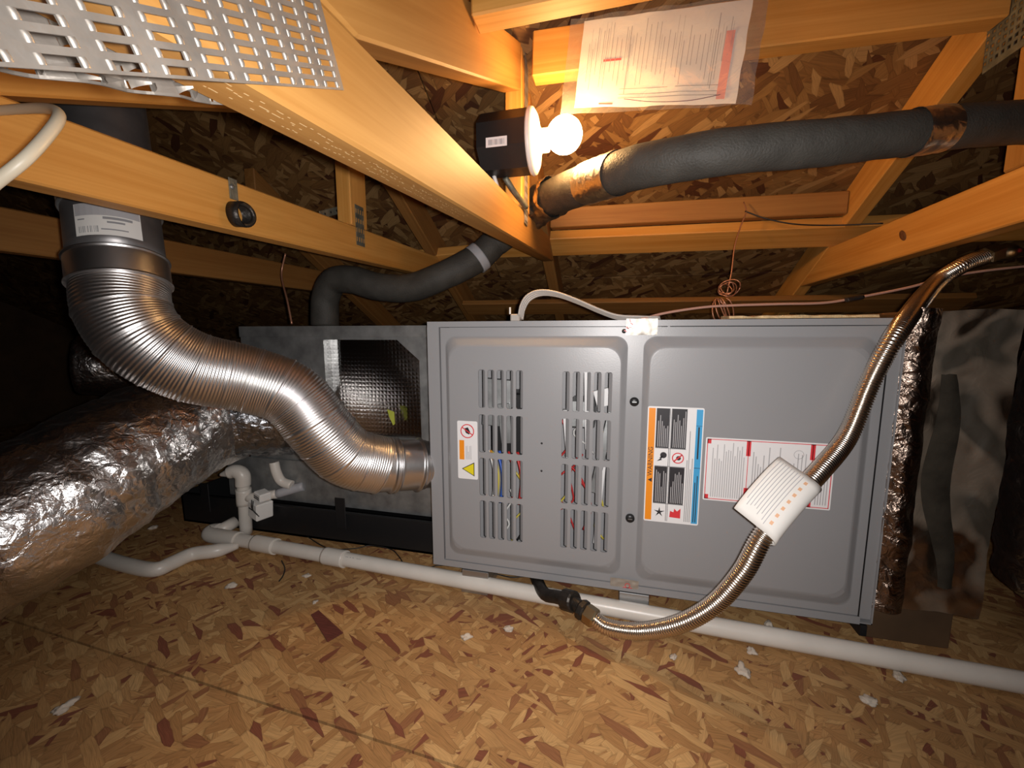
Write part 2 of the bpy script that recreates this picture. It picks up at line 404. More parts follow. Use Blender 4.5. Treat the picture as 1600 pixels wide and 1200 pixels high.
m, nt, b = new_mat('clear_film'); M_film = m
tr = N(nt, 'ShaderNodeBsdfTransparent'); gl = N(nt, 'ShaderNodeBsdfGlossy'); gl.inputs['Roughness'].default_value = .12; gl.inputs['Color'].default_value = (1, 1, 1, 1)
mx = N(nt, 'ShaderNodeMixShader'); mx.inputs[0].default_value = .18
tc = N(nt, 'ShaderNodeTexCoord'); n = inp(N(nt, 'ShaderNodeTexNoise'), Scale=26.0, Detail=3.0, Distortion=1.2); bp = N(nt, 'ShaderNodeBump'); bp.inputs['Strength'].default_value = .6; bp.inputs['Distance'].default_value = .006
nt.links.new(tc.outputs['Object'], n.inputs['Vector']); nt.links.new(n.outputs[0], bp.inputs['Height']); nt.links.new(bp.outputs[0], gl.inputs['Normal'])
df = N(nt, 'ShaderNodeBsdfDiffuse'); df.inputs[0].default_value = (.8, .78, .74, 1); m2 = N(nt, 'ShaderNodeMixShader'); m2.inputs[0].default_value = .14
nt.links.new(tr.outputs[0], m2.inputs[1]); nt.links.new(df.outputs[0], m2.inputs[2])
nt.links.new(m2.outputs[0], mx.inputs[1]); nt.links.new(gl.outputs[0], mx.inputs[2]); nt.links.new(mx.outputs[0], nt.nodes['Material Output'].inputs[0])

m, nt, b = new_mat('glowing_bulb'); M_bulb = m
b.inputs['Base Color'].default_value = (1, .95, .85, 1); b.inputs['Emission Color'].default_value = (1.0, .56, .21, 1); b.inputs['Emission Strength'].default_value = BULB_WATT

# ------------------------------------------------------------------ the setting: floor and roof deck
fp = [U(370, 1085, Z=FZ), U(720, 1200, Z=FZ)]
sd = (fp[1]-fp[0]).normalized(); sn = Vector((-sd.y, sd.x, 0))
if sn.y < 0: sn = -sn
floor = mesh('floor', [(-3.6, -1.5, FZ-.022), (3.4, -1.5, FZ-.022), (3.4, 3, FZ-.022), (-3.6, 3, FZ-.022)], [(0, 1, 2, 3)], M_gap)
tag(floor, 'attic floor of bare OSB boards with a dark seam in the foreground', kind='structure')
for s in (1, -1):
    c0 = fp[0]+sn*s*.0018; a = c0-sd*4.2; b_ = c0+sd*4.2; dv = sn*s*3.4
    V = [a, b_, b_+dv, a+dv]; V = V+[v-Vector((0, 0, .02)) for v in V]
    F = [(0, 1, 2, 3), (4, 5, 6, 7), (0, 1, 5, 4), (1, 2, 6, 5), (2, 3, 7, 6), (3, 0, 4, 7)]
    o = mesh('osb_panel', V, F, M_floor, floor)
    bm = bmesh.new(); bm.from_mesh(o.data); bmesh.ops.recalc_face_normals(bm, faces=bm.faces); bm.to_mesh(o.data); bm.free()

SL = 0.53                                     # roof slope
def zr(y): return 0.945 - SL*(y-1.148)        # underside of the rafters
def zs(y): return zr(y) + 0.101               # underside of the sheathing
SA = math.atan(SL)
MR = Matrix.Translation((0, 1.2, zs(1.2))) @ Matrix.Rotation(-SA, 4, 'X')
roof = box('ceiling', (-3.6, -2.4, .012), (3.4, 1.7, .02), M_pine_shaded, None, 0, MR)
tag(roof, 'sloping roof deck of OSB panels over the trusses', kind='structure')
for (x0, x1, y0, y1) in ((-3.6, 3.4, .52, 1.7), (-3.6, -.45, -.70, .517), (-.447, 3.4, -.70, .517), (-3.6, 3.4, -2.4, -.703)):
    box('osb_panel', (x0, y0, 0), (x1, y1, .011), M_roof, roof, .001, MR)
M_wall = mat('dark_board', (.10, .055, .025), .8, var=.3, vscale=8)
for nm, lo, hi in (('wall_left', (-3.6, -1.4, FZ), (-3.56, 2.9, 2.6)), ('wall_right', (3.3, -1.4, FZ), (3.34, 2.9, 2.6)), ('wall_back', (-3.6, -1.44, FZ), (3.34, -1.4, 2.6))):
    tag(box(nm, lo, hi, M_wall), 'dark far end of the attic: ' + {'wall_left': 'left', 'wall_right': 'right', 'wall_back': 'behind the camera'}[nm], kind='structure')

# ------------------------------------------------------------------ roof trusses
def line_px(X, p, q):
    a, b = U(*p, X=X), U(*q, X=X); k = (b.z-a.z)/(b.y-a.y)
    return lambda y: a.z+k*(y-a.y)
def meet(f, g, lo, hi):
    for _ in range(50):
        mid = (lo+hi)/2
        if f(mid) < g(mid): lo = mid
        else: hi = mid
    return lo

def slot_plate(name, o3, ea, eb, en, na, nb, pa, pb, m, parent, mar=(.014, .003), teeth=1, curl=0.0):
    """nail plate punched with slots; o3 corner, ea/eb in-plane axes, en = side the teeth point to"""
    th = .0012; W = (na-1)*pa+2*mar[0]; H = (nb-1)*pb+2*mar[1]
    ca = [0]; cb = [0]
    sa, sb = pa*.50, pb*.56
    for i in range(na): c = mar[0]+i*pa; ca += [c-sa/2, c-sa*.22, c+sa*.22, c+sa/2]
    ca.append(W)
    for j in range(nb): c = mar[1]+j*pb; cb += [c-sb/2, c+sb/2]
    cb.append(H)
    bm = bmesh.new(); vs = {}
    def bend(a, bq): return curl*(max(0, 1-bq/.02)**2)*math.sin(a*150)*.5
    def pt(i, j):
        if (i, j) not in vs: vs[i, j] = bm.verts.new(o3+ea*ca[i]+eb*cb[j]+en*bend(ca[i], cb[j]))
        return vs[i, j]
    for i in range(len(ca)-1):
        for j in range(len(cb)-1):
            hole = j % 2 == 1 and i > 0 and (i-1) % 4 in (0, 1, 2)
            if not hole: bm.faces.new((pt(i, j), pt(i+1, j), pt(i+1, j+1), pt(i, j+1)))
    g = bmesh.ops.extrude_face_region(bm, geom=list(bm.faces))
    bmesh.ops.translate(bm, verts=[e for e in g['geom'] if isinstance(e, bmesh.types.BMVert)], vec=en*-th)
    bmesh.ops.recalc_face_normals(bm, faces=bm.faces)
    o = bmo(name, bm, m, parent)
    if teeth:                                  # rolled lips at both ends of every slot, and the tooth bent out of it
        V, F = [], []
        for i in range(na):
            for j in range(nb):
                c = mar[0]+i*pa; d = mar[1]+j*pb
                for sg in (-1, 1):
                    q = o3+ea*(c+sg*sa*.60)+eb*d; k = len(V)
                    for aa in range(5):
                        t = math.pi*aa/4
                        for bb in (-1, 0, 1):
                            V.append(q+ea*(math.cos(t)*sa*.11)+eb*(bb*sb*.5)+en*(-th-math.sin(t)*.0011*(1 if bb == 0 else .55)))
                    for aa in range(4):
                        for bb in range(2): F.append((k+aa*3+bb, k+aa*3+bb+1, k+aa*3+bb+4, k+aa*3+bb+3))
                    if teeth == 2:
                        k = len(V); e = q-ea*sg*sa*.12
                        for t in range(5):
                            f = t/4; wd = sb*.62*(1-f*.75)
                            for bb in (-1, 1): V.append(e+eb*(bb*wd)+en*(f*.0085)+ea*(-sg*f*f*.005)+eb*(math.sin(i*2.1+j)*f*.002))
                        for t in range(4): F.append((k+2*t, k+2*t+1, k+2*t+3, k+2*t+2))
        mesh('plate_teeth', V, F, m, o, True)
        o.children[0]['kind'] = 'stuff'
    return o

V3 = Vector
# --- truss over the left of the furnace, carrying the lamp
tA = thing('roof_truss', 'middle roof truss with a wide punched steel plate, carrying the lamp', 'truss', (-.219, 1.0, .80))
XA = -.20; XA0 = XA-.038
bo, to = line_px(XA, (400, 137), (700, 312)), line_px(XA, (597, 100), (820, 330))
yb, yt = meet(bo, zr, .8, 2) , meet(to, zr, .8, 2)
member('chord', [(-.30, bo(-.30)), (yb, bo(yb)), (yt, to(yt)), (-.30, to(-.30))], XA0, XA, M_pine_light, tA)
dl = lambda y: .795+.461*(y-.31)
member('web', [(.315, dl(.315)), (.905, dl(.905)), (.905, dl(.905)+.092), (.30, dl(.30)+.092), (.10, to(.10)+.002), (.30, to(.30)+.002)], XA0, XA, M_pine_light, tA)
member('post', [(.915, to(.915)+.001), (.915, dl(.915)+.088), (1.0, dl(.915)+.02), (1.0, to(1.0)+.001)], XA0, XA, M_pine, tA)
member('rafter', [(1.005, zr(1.005)), (2.2, zr(2.2)), (2.2, zs(2.2)-.002), (1.005, zs(1.005)-.002)], XA0, XA, M_pine_shaded, tA)
da = V3((0, .899, .4376)).normalized(); db = V3((0, -da.z, da.y))
oa = U(535, 140, X=XA+.002)
slot_plate('nail_plate', oa-da*(.0245*11+.028)+db*(-.0005), da, db, V3((-1, 0, 0)), 12, 12, .0245, .006, M_plate, tA, teeth=1)
da2 = (da*math.cos(.098)-db*math.sin(.098)); db2 = (db*math.cos(.098)+da*math.sin(.098))
slot_plate('nail_plate', V3((XA0-.0015, oa.y, oa.z))-db*.0125-da2*(.0245*11+.014), da2, db2, V3((1, 0, 0)), 12, 12, .0245, .006, M_plate, tA, teeth=2, curl=.006)
slot_plate('nail_plate', V3((XA+.0016, .935, .81)), V3((0, 0, 1)), V3((0, 1, 0)), V3((-1, 0, 0)), 15, 5, .0245, .006, M_plate, tA, teeth=1)
slot_plate('nail_plate', V3((XA0-.0016, .93, .81)), V3((0, 0, 1)), V3((0, 1, 0)), V3((1, 0, 0)), 15, 5, .0245, .006, M_plate, tA, teeth=1)

dm = []  # glints on the tooth dents, painted as pale dashes
for i in range(110):
    y = .20+.0036*i; 
    for xo in (-.010, -.016, -.024):
        if random.random() < .5: dm.append((XA+xo+random.uniform(-.0012, .0012), y+random.uniform(-.001, .001), random.uniform(.0008, .0022)))
bo_a = line_px(XA, (400, 137), (700, 312)); V, F = [], []
for (x, y, l) in dm:
    k = len(V); V += [(x-.0005, y-l, bo_a(y-l)-.0004), (x+.0005, y-l, bo_a(y-l)-.0004), (x+.0005, y+l, bo_a(y+l)-.0004), (x-.0005, y+l, bo_a(y+l)-.0004)]; F.append((k, k+1, k+2, k+3))
mesh('dent_glints', V, F, mat('painted_dent_glints', (.72, .50, .24), .5), tA)['kind'] = 'stuff'

# --- left truss
XB = -.60; XB0 = XB-.038
tB = thing('roof_truss', 'left roof truss of orange boards with a short upright and steel ring', 'truss', (-.62, .9, .76))
bo, to = line_px(XB, (20, 279), (337, 353)), line_px(XB, (98, 184), (573, 360))
yb, yt = meet(bo, zr, .8, 2), meet(to, zr, .8, 2)
member('chord', [(-.2, bo(-.2)), (yb, bo(yb)), (yt, to(yt)), (-.2, to(-.2))], XB0, XB, M_pine, tB)
fb = line_px(XB, (0, 148), (380, 171))
member('web', [(.0, fb(0)), (.875, fb(.875)), (.875, fb(.875)+.09), (.0, fb(0)+.09)], XB0, XB, M_pine, tB)
member('post', [(.88, to(.88)+.001), (.88, 1.06), (.945, 1.03), (.945, to(.945)+.001)], XB0, XB, M_pine, tB)
member('rafter', [(.95, zr(.95)), (2.2, zr(2.2)), (2.2, zs(2.2)-.002), (.95, zs(.95)-.002)], XB0, XB, M_pine_shaded, tB)
slot_plate('nail_plate', V3((XB+.0016, .893, .775)), V3((0, 0, 1)), V3((0, 1, 0)), V3((-1, 0, 0)), 4, 4, .0215, .009, M_plate_old, tB)

# --- truss behind the ducts, its dimness partly put into the pine colour
XD = -1.08
tD = thing('roof_truss', 'dim far-left roof truss behind the vent pipe', 'truss', (XD, 1, .75))
member('chord', [(-.2, .712), (1.55, .722), (1.42, .80), (-.2, .79)], XD-.038, XD, M_pine_shaded, tD)
member('post', [(.70, .795), (.70, 1.14), (.76, 1.12), (.76, .795)], XD-.038, XD, M_pine_shaded, tD)
member('rafter', [(1.1, zr(1.1)), (2.2, zr(2.2)), (2.2, zs(2.2)-.002), (1.1, zs(1.1)-.002)], XD-.038, XD, M_pine_shaded, tD)
slot_plate('nail_plate', V3((XD+.0016, .69, .73)), V3((0, 0, 1)), V3((0, 1, 0)), V3((-1, 0, 0)), 6, 5, .0215, .012, M_plate_old, tD)

# --- right truss
XC = .60; XC1 = XC+.038
tC = thing('roof_truss', 'right roof truss with a dark knot in its low board, behind the steel gas hose', 'truss', (.62, 1.0, .76))
bo, to = line_px(XC, (1600, 345), (1292, 435)), line_px(XC, (1555, 277), (1307, 382))
yb, yt = meet(bo, zr, .8, 2), meet(to, zr, .8, 2)
member('chord', [(.2, bo(.2)), (yb, bo(yb)), (yt, to(yt)), (.2, to(.2))], XC, XC1, M_pine, tC)
member('post', [(.775, to(.775)+.001), (.775, zr(.775)-.002), (.86, zr(.86)-.002), (.86, to(.86)+.001)], XC, XC1, M_pine_light, tC)
member('rafter', [(.2, zr(.2)), (2.2, zr(2.2)), (2.2, zs(2.2)-.002), (.2, zs(.2)-.002)], XC, XC1, M_pine, tC)
slot_plate('nail_plate', V3((XC-.0016, .785, 1.0)), V3((0, .0, 1)), V3((0, 1, 0)), V3((1, 0, 0)), 12, 13, .011, .011, M_plate_old, tC)
slot_plate('nail_plate', V3((XC-.0016, .768, .755)), V3((0, 0, 1)), V3((0, 1, 0)), V3((1, 0, 0)), 3, 4, .0225, .0085, M_plate_old, tC)
kp = U(1410, 368, X=XC-.001)
lathe('knot', [(.001, 0), (.009, .0004), (.010, -.0006)], M_knot, tC, axis_m(kp, (-1, 0, 0)) @ Matrix.Diagonal((1.5, .8, 1, 1)), 16)

# ------------------------------------------------------------------ cross boards
def cross(label, a, b, wd, ht, m, up=V3((0, 0, 1)), nm='purlin'):
    o = board(nm, a, b, wd, ht, m, None, up); return tag(o, label, 'board')
cross('cross board at the top of the frame, end against the slanting web', (-.197, .594, 1.032), (.75, .60, 1.05), .038, .089, M_pine)
cross('cross board behind the clear document bag', (-.172, .90, 1.122), (.598, .90, 1.105), .038, .084, M_pine)
UPR = V3((0, math.sin(SA), math.cos(SA)))
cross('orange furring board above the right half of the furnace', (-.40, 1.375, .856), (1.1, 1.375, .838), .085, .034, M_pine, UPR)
cross('shade-toned blocking board lying on the orange furring board', (-.197, 1.33, .918), (.598, 1.33, .908), .034, .058, M_pine_shaded)
cross('lowest furring strip just above the furnace top', (-.6, 1.64, .668), (1.1, 1.64, .660), .085, .020, M_pine_shaded, UPR)
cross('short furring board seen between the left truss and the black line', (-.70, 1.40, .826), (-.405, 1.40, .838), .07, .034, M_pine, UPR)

# ------------------------------------------------------------------ furnace
FX0, FX1, FY0, FY1, FB, FT = -.373, .458, .79, 1.46, .056, .5885
fur = thing('furnace', 'grey horizontal gas furnace with louvred door, in the middle of the attic', 'furnace', (.04, 1.1, FB))
bm = bmesh.new()
for lo, hi in (((FX0, FY0, FT-.002), (FX1, FY1, FT)), ((FX0, FY0, FB), (FX1, FY1, FB+.002)), ((FX0, FY0, FB), (FX0+.002, FY1, FT)), ((FX1-.002, FY0, FB), (FX1, FY1, FT)), ((FX0, FY1-.002, FB), (FX1, FY1, FT)),
               ((FX0, FY0-.0005, FT-.0105), (FX1, FY0+.012, FT+.0005)), ((FX0, FY0-.002, FB-.001), (FX1-.02, FY0+.012, FB+.013)), ((FX0, FY0-.0015, FB+.013), (FX0+.026, FY0+.012, FT-.0105))):
    box_bm(bm, lo, hi)
bmo('cabinet', bm, M_grey, fur)
box('end_flange', (.437, FY0+.004, FB+.006), (FX1, FY0+.02, FT-.012), M_grey, fur, .001)
bm = bmesh.new(); box_bm(bm, (.435, FY0-.001, FB+.01), (.4365, FY0+.015, FT-.02)); bmo('door_gap', bm, M_black, fur)

def door(name, x0, x1, z0, z1, eo, ei, holes, parent):
    """embossed sheet door: flat rim at the face, raised field with rounded corners"""
    bm = bmesh.new()
    ro = rrect(*eo, .022, 7); ri = rrect(*ei, .03, 7)
    yo, yf = FY0-.0003, FY0-.0175
    rim = flat_fill(bm, [R4(x0, z0, x1, z1), ro], lambda a, b: (a, yo, b))
    fld = flat_fill(bm, [ri]+holes, lambda a, b: (a, yf, b))
    n = len(ro)
    mid = [bm.verts.new(((a[0]*.25+c[0]*.75), yf+.0016, (a[1]*.25+c[1]*.75))) for a, c in zip(ro, ri)]
    low = [bm.verts.new(((a[0]*.85+c[0]*.15), yo-.0012, (a[1]*.85+c[1]*.15))) for a, c in zip(ro, ri)]
    seq = [rim[1], low, mid, fld[0]]
    for A, B in zip(seq[:-1], seq[1:]):
        for i in range(n): bm.faces.new((A[i], A[(i+1) % n], B[(i+1) % n], B[i]))
    for ring in [rim[0]]:
        q = [bm.verts.new((v.co.x, FY0+.008, v.co.z)) for v in ring]
        for i in range(4): bm.faces.new((ring[i], ring[(i+1) % 4], q[(i+1) % 4], q[i]))
    for ring in fld[1:]:                      # turned-in slot edges
        q = [bm.verts.new((v.co.x, v.co.y+.0025, v.co.z)) for v in ring]
        for i in range(len(ring)): bm.faces.new((ring[i], ring[(i+1) % len(ring)], q[(i+1) % len(ring)], q[i]))
    bmesh.ops.recalc_face_normals(bm, faces=bm.faces)
    o = bmo(name, bm, M_grey, parent)
    for p in o.data.polygons:
        c = p.center
        if yf+.0003 < c.y < yo-.0003 and not any(h[0][0]-.002 < c.x < h[2][0]+.002 and h[0][1]-.004 < c.z < h[2][1]+.01 for h in []): p.use_smooth = len(p.vertices) == 4 and abs(p.normal.y) < .98 and abs(p.normal.y) > .05
    return o
slots = []
for gx, px_ in ((-.2565, .0193), (-.0885, .0196)):
    for (zb, zt) in ((.417, .4935), (.3245, .403), (.2325, .3125), (.140, .2215)):
        for i in range(5): slots.append((gx-.001+i*px_, zb, gx-.001+i*px_+.0137, zt))
burner = door('louvred_door', -.344, .0435, FB+.0145, FT-.012, (-.334, .0855, .029, .5600), (-.319, .112, .0165, .5385), [rrect(*s, .0035, 2) for s in slots], fur)
smesh = None
for (x0, z0, x1, z1) in slots:
    # each vane is bent back into the cabinet from the right edge of its slot
    yv = FY0-.016; h = z1-z0-.003
    V = [(0, 0, 0), (0, 0, h), (-.0064, .0055, h), (-.0064, .0055, 0), (0, .001, 0), (0, .001, h), (-.0060, .0065, h), (-.0060, .0065, 0)]
    F = [(0, 1, 2, 3), (7, 6, 5, 4), (0, 4, 5, 1), (2, 6, 7, 3), (1, 5, 6, 2), (0, 3, 7, 4)]
    if smesh is None: smesh = {}
    k = round(h, 4)
    Mv = Matrix.Translation((x1+.0002, yv, z0+.0015))
    if k in smesh: link('louver_slat', smesh[k], burner, Mv)
    else: smesh[k] = mesh('louver_slat', V, F, M_grey, burner, M=Mv).data
blower = door('blower_door', .0435, .4345, FB+.0145, FT-.012, (.0565, .0835, .4215, .5600), (.068, .112, .401, .5385), [], fur)
for zc, lit in ((.438, 1), (.209, 0)):        # screw knobs on the rib between the doors
    k = lathe('door_knob', [(.0085, 0), (.0085, .004), (.0065, .0065), (.002, .007)], M_black, fur, axis_m((.0435, FY0-.001, zc), (0, -1, 0)), 20)
    box('screw_slot', (.0395, FY0-.0084, zc-.0008), (.0475, FY0-.0079, zc+.0008), M_galv, k)
for zc in (.351, .295): lathe('screw', [(.0022, 0), (.0018, .001), (.0004, .0012)], M_black, fur, axis_m((-.1285, FY0-.0175, zc), (0, -1, 0)), 10)
lathe('screw', [(.0042, 0), (.0036, .0015), (.0008, .002)], M_black, fur, axis_m((.021, FY0-.001, .569), (0, -1, 0)), 12)
# burner compartment seen through the louvres
box('inner_panel', (FX0+.004, .90, FB+.004), (.10, .905, FT-.01), M_grey_in, fur)
box('inner_panel', (.098, FY0+.01, FB+.004), (.102, .90, FT-.01), M_grey_in, fur)
box('control_box', (-.25, .83, .30), (-.16, .895, .44), M_black, fur, .004)
box('gas_valve', (-.08, .835, .37), (-.03, .895, .43), M_galv, fur, .004)
for (a, b_) in (((-.262, .815, .37), (-.20, .83, .47)), ((-.225, .81, .335), (-.20, .82, .42)), ((-.05, .82, .33), (-.038, .835, .50)), ((-.012, .815, .24), (.004, .83, .50)), ((-.03, .82, .42), (.0, .83, .455)), ((-.02, .82, .13), (-.012, .83, .30)), ((-.09, .82, .31), (-.08, .84, .41))):
    c = ((V3(a)+V3(b_))/2); M = Matrix.Translation(c) @ Matrix.Rotation(random.uniform(-.35, .35), 4, 'Y')
    box('bracket', V3(a)-c, V3(b_)-c, M_labelw if random.random() < .65 else M_galv, fur, .001, M)
for i in range(16):
    x = random.uniform(-.25, 0.0); z = random.uniform(.18, .5); c = random.choice(M_wires)
    p = [V3((x, random.uniform(.82, .86), z))]
    for k in range(4): p.append(p[-1]+V3((random.uniform(-.03, .03), random.uniform(-.008, .008), -random.uniform(.02, .05))))
    tube('wire', p, .0022, c, fur, 6, .008)
for x, c in ((-.222, 1), (-.216, 1), (-.181, 2), (-.176, 2), (-.196, 2), (-.236, 3), (-.231, 4), (-.24, 0)):
    tube('wire', [(x-.012, .822, .315), (x, .815, .28), (x+.003, .812, .25), (x-.004, .82, .20)], .0028, M_wires[c], fur, 6, .008)

def lines(x0, z0, x1, z1, n, fill=.5, vertical=True, lo=.5, hi=1.0, top=True):
    """rows of unreadable small print"""
    out = []
    for i in range(n):
        f = random.uniform(lo, hi)
        if vertical:
            p = (x1-x0)/n; a = x0+i*p+p*(1-fill)/2
            out.append(R4(a, z0, a+p*fill, z0+(z1-z0)*f))
        else:
            p = (z1-z0)/n; a = z0+i*p+p*(1-fill)/2
            out.append(R4(x0, a, x0+(x1-x0)*f, a+p*fill))
    return out
YL = FY0-.0177
# large warning label
lx0, lz0, lx1, lz1 = .067, .2145, .1625, .4335
lab = decal('warning_label', [rrect(lx0, lz0, lx1, lz1, .003, 3)], YL, M_labelw, fur); lab['label'] = 'orange, black and blue warning label'
y1 = YL-.0003
decal('orange_band', [R4(lx0+.002, lz0+.003, lx0+.0135, lz1-.003)], y1, M_orange, lab)
MT = lambda x, z, y: Matrix(((0, -1, 0, x), (0, 0, -1, y), (1, 0, 0, z), (0, 0, 0, 1)))
text('lettering', 'WARNING', MT(lx0+.0116, lz0+.088, y1-.0004), .055, M_ink, lab)
decal('print', [[(lx0+.0045, lz0+.0805), (lx0+.0118, lz0+.0765), (lx0+.0118, lz0+.0845)]], y1-.0002, M_ink, lab)
cx = [lx0+.0155, lx0+.039, lx0+.042, lx0+.0685]
zm0, zm1, zq = lz0+.003, lz1-.003, (lz0+lz1)/2
blk = []; wl = []; wh = []
for a, c in ((cx[0], cx[1]-.001), (cx[2], cx[3]-.001)):
    for s, e in ((zm0+.034, zq-.002), (zq+.033, zm1)):
        blk.append(R4(a, s, c, e)); wl += lines(a+.0022, s+.002, c-.001, e-.003, 7 if a > cx[1] else 6, .38, True, .45, 1.0)
decal('print', blk, y1, M_ink, lab); decal('print', wl, y1-.0003, M_inkl, lab)
bk = [R4(cx[1]-.0006, zm0, cx[1]+.0002, zm1), R4(cx[2]-.001, zm0, cx[2]-.0003, zm1), R4(cx[0], zm0+.033, cx[3], zm0+.0336), R4(cx[0], zq-.0015, cx[3], zq-.0009), R4(cx[0], zq+.032, cx[3], zq+.0326)]
def star(x, z, r0, r1, n, rot=0): return [(x+(r0 if i % 2 else r1)*math.cos(math.pi*i/n+rot), z+(r0 if i % 2 else r1)*math.sin(math.pi*i/n+rot)) for i in range(2*n)]
ax, bx = (cx[0]+cx[1])/2, (cx[2]+cx[3])/2; zl, zu = zm0+.0165, zq+.0155
bk += [star(ax, zl, .0028, .010, 5, .3), disc(ax+.003, zu+.004, .0058, 12), [(ax-.008, zu-.008), (ax-.002, zu-.002), (ax-.004, zu-.001), (ax+.002, zu+.003), (ax-.0005, zu-.004), (ax+.001, zu-.005)], disc(bx+.001, zu, .0042, 10)]
decal('print', bk, y1-.0001, M_ink, lab)
decal('print', [[(bx-.010, zl-.008), (bx+.009, zl-.009), (bx+.009, zl+.010), (bx+.003, zl+.004), (bx-.002, zl+.009), (bx-.003, zl+.002), (bx-.009, zl+.004)]] + ringp(bx, zu, .0085, .0103) + [[(bx-.0075, zu-.0055), (bx-.0058, zu-.0072), (bx+.0075, zu+.0055), (bx+.0058, zu+.0072)]], y1-.0002, M_red, lab)
decal('print', lines(cx[3]+.001, zm0+.002, lx1-.014, zm1-.03, 4, .42, True, .55, 1.0), y1, M_inkg, lab)
decal('blue_band', [R4(lx1-.0125, lz0+.003, lx1-.002, lz1-.003)], y1, M_blue, lab)
decal('print', lines(lx1-.011, lz0+.006, lx1-.004, zq-.004, 2, .4, True, .7, .95)+lines(lx1-.010, zq+.016, lx1-.005, zm1-.03, 1, .5, True)+[R4(lx1-.0125, zq-.0012, lx1-.002, zq-.0004), R4(lx1-.0125, zm1-.03, lx1-.002, zm1-.0294)], y1-.0003, M_ink, lab)
# red and white instruction label
rx0, rz0, rx1, rz1 = .1675, .2655, .368, .3815
lab = decal('instruction_label', [rrect(rx0, rz0, rx1, rz1, .002, 2)], YL, M_labelw, fur); lab['label'] = 'white operating label edged in red'
e = .0025
P = [R4(rx0+e, rz0+e, rx1-e, rz0+e+.0012), R4(rx0+e, rz1-e-.0012, rx1-e, rz1-e), R4(rx0+e, rz0+e, rx0+e+.0012, rz1-e), R4(rx1-e-.0012, rz0+e, rx1-e, rz1-e)]
d1, d2 = rx0+.069, rx0+.167
for q in (d1, d2): P += [R4(q, rz0+e, q+.001, rz1-e), R4(q-.003, rz1-.030, q+.004, rz1-e), R4(q-.003, rz0+e, q+.004, rz0+.028)]
P += [R4(rx0+e, rz1-.011, rx0+.009, rz1-e), R4(rx0+e, rz0+e, rx0+.009, rz0+.011)]
decal('print', P, y1, M_red, lab)
decal('print', lines(rx0+.011, rz0+.007, d1-.004, rz1-.007, 15, .4, True, .55, 1)+lines(d1+.007, rz0+.007, d1+.06, rz1-.008, 13, .4, True, .5, 1)+lines(d1+.063, rz0+.05, d2-.006, rz1-.012, 5, .25, True, .5, 1)+lines(d2+.008, rz0+.008, rx1-.006, rz1-.01, 5, .4, True, .6, 1)+ringp(d2-.02, rz1-.022, .007, .0078, 12)+ringp(d2-.021, rz0+.045, .006, .0068, 12), y1-.0001, M_inkl, lab)
# small caution label by the louvres
sx0, sz0, sx1, sz1 = -.304, .2655, -.2605, .388
lab = decal('caution_label', [rrect(sx0, sz0, sx1, sz1, .003, 3)], YL, M_labelw, fur); lab['label'] = 'small white label with a yellow triangle'
sc_ = (sx0+sx1)/2
decal('print', ringp(sc_, sz1-.021, .0128, .0148)+[[(sc_-.010, sz1-.013), (sc_-.0115, sz1-.0145), (sc_+.010, sz1-.029), (sc_+.0115, sz1-.0275)]], y1-.0002, M_red, lab)
decal('print', [[(sc_-.007, sz1-.016), (sc_+.001, sz1-.013), (sc_+.006, sz1-.022), (sc_+.004, sz1-.028), (sc_-.003, sz1-.025)], [(sx0+.0085, sz0+.0215), (sx1-.0075, sz0+.0065), (sx1-.0075, sz0+.0365)]], y1, M_ink, lab)
decal('print', [R4(sx0+.004, sz0+.041, sx0+.0145, sz1-.0405)], y1, M_orange, lab)
decal('print', lines(sx0+.017, sz0+.042, sx1-.013, sz1-.05, 5, .4), y1, M_inkl, lab)
decal('print', [[(sx0+.0115, sz0+.0215), (sx1-.009, sz0+.009), (sx1-.009, sz0+.034)]], y1-.0003, M_yellow, lab)
# foil tape over the rib, top and bottom, with red print
def tape(x0, x1, z0, z1, y):
    V, F = [], []; n, k = 14, 6
    for i in range(n+1):
        for j in range(k+1):
            a = x0+(x1-x0)*i/n; c = z0+(z1-z0)*j/k
            V.append((a, y-.0016-.0018*noise.noise(V3((a*90, c*120, y*9))), c+.0012*noise.noise(V3((a*60, c*10, 3)))))
    F = [(i*(k+1)+j, (i+1)*(k+1)+j, (i+1)*(k+1)+j+1, i*(k+1)+j+1) for i in range(n) for j in range(k)]
    return mesh('foil_tape', V, F, M_tape2, fur, True)
t1 = tape(.024, .079, .562, .5915, FY0-.003); t2 = tape(.010, .064, .064, .082, FY0-.003)
sq = []
for k in range(9):
    x = .024+random.uniform(0, .014); z = .566+random.uniform(0, .022); a = random.uniform(0, 3)
    sq.append([(x, z), (x+.006*math.cos(a), z+.006*math.sin(a)), (x+.006*math.cos(a)+.0012, z+.006*math.sin(a)+.001), (x+.0014, z+.001)])
decal('print', sq, FY0-.0076, M_red, t1)
decal('print', ringp(.043, .071, .004, .0052, 10)+[R4(.034, .066, .052, .0672)], FY0-.0076, M_red, t2)
for x0, x1 in ((-.305, -.245), (.028, .085)):  # zinc feet on the floor
    box('foot', (x0, FY0-.004, FZ+.022), (x1, FY0+.07, FB-.003), M_bracket, fur, .001)
    box('foot', (x0, FY0-.010, FZ), (x1, FY0+.07, FZ+.022), M_bracket, fur, .001)
for x0 in (-.30, .30): box('foot', (x0, FY1-.10, FZ), (x0+.06, FY1-.02, FB-.002), M_bracket, fur, .001)
box('foot', (.40, FY1-.45, FZ), (.45, FY1-.35, FB-.002), M_bracket, fur, .001)
V = []; F = []
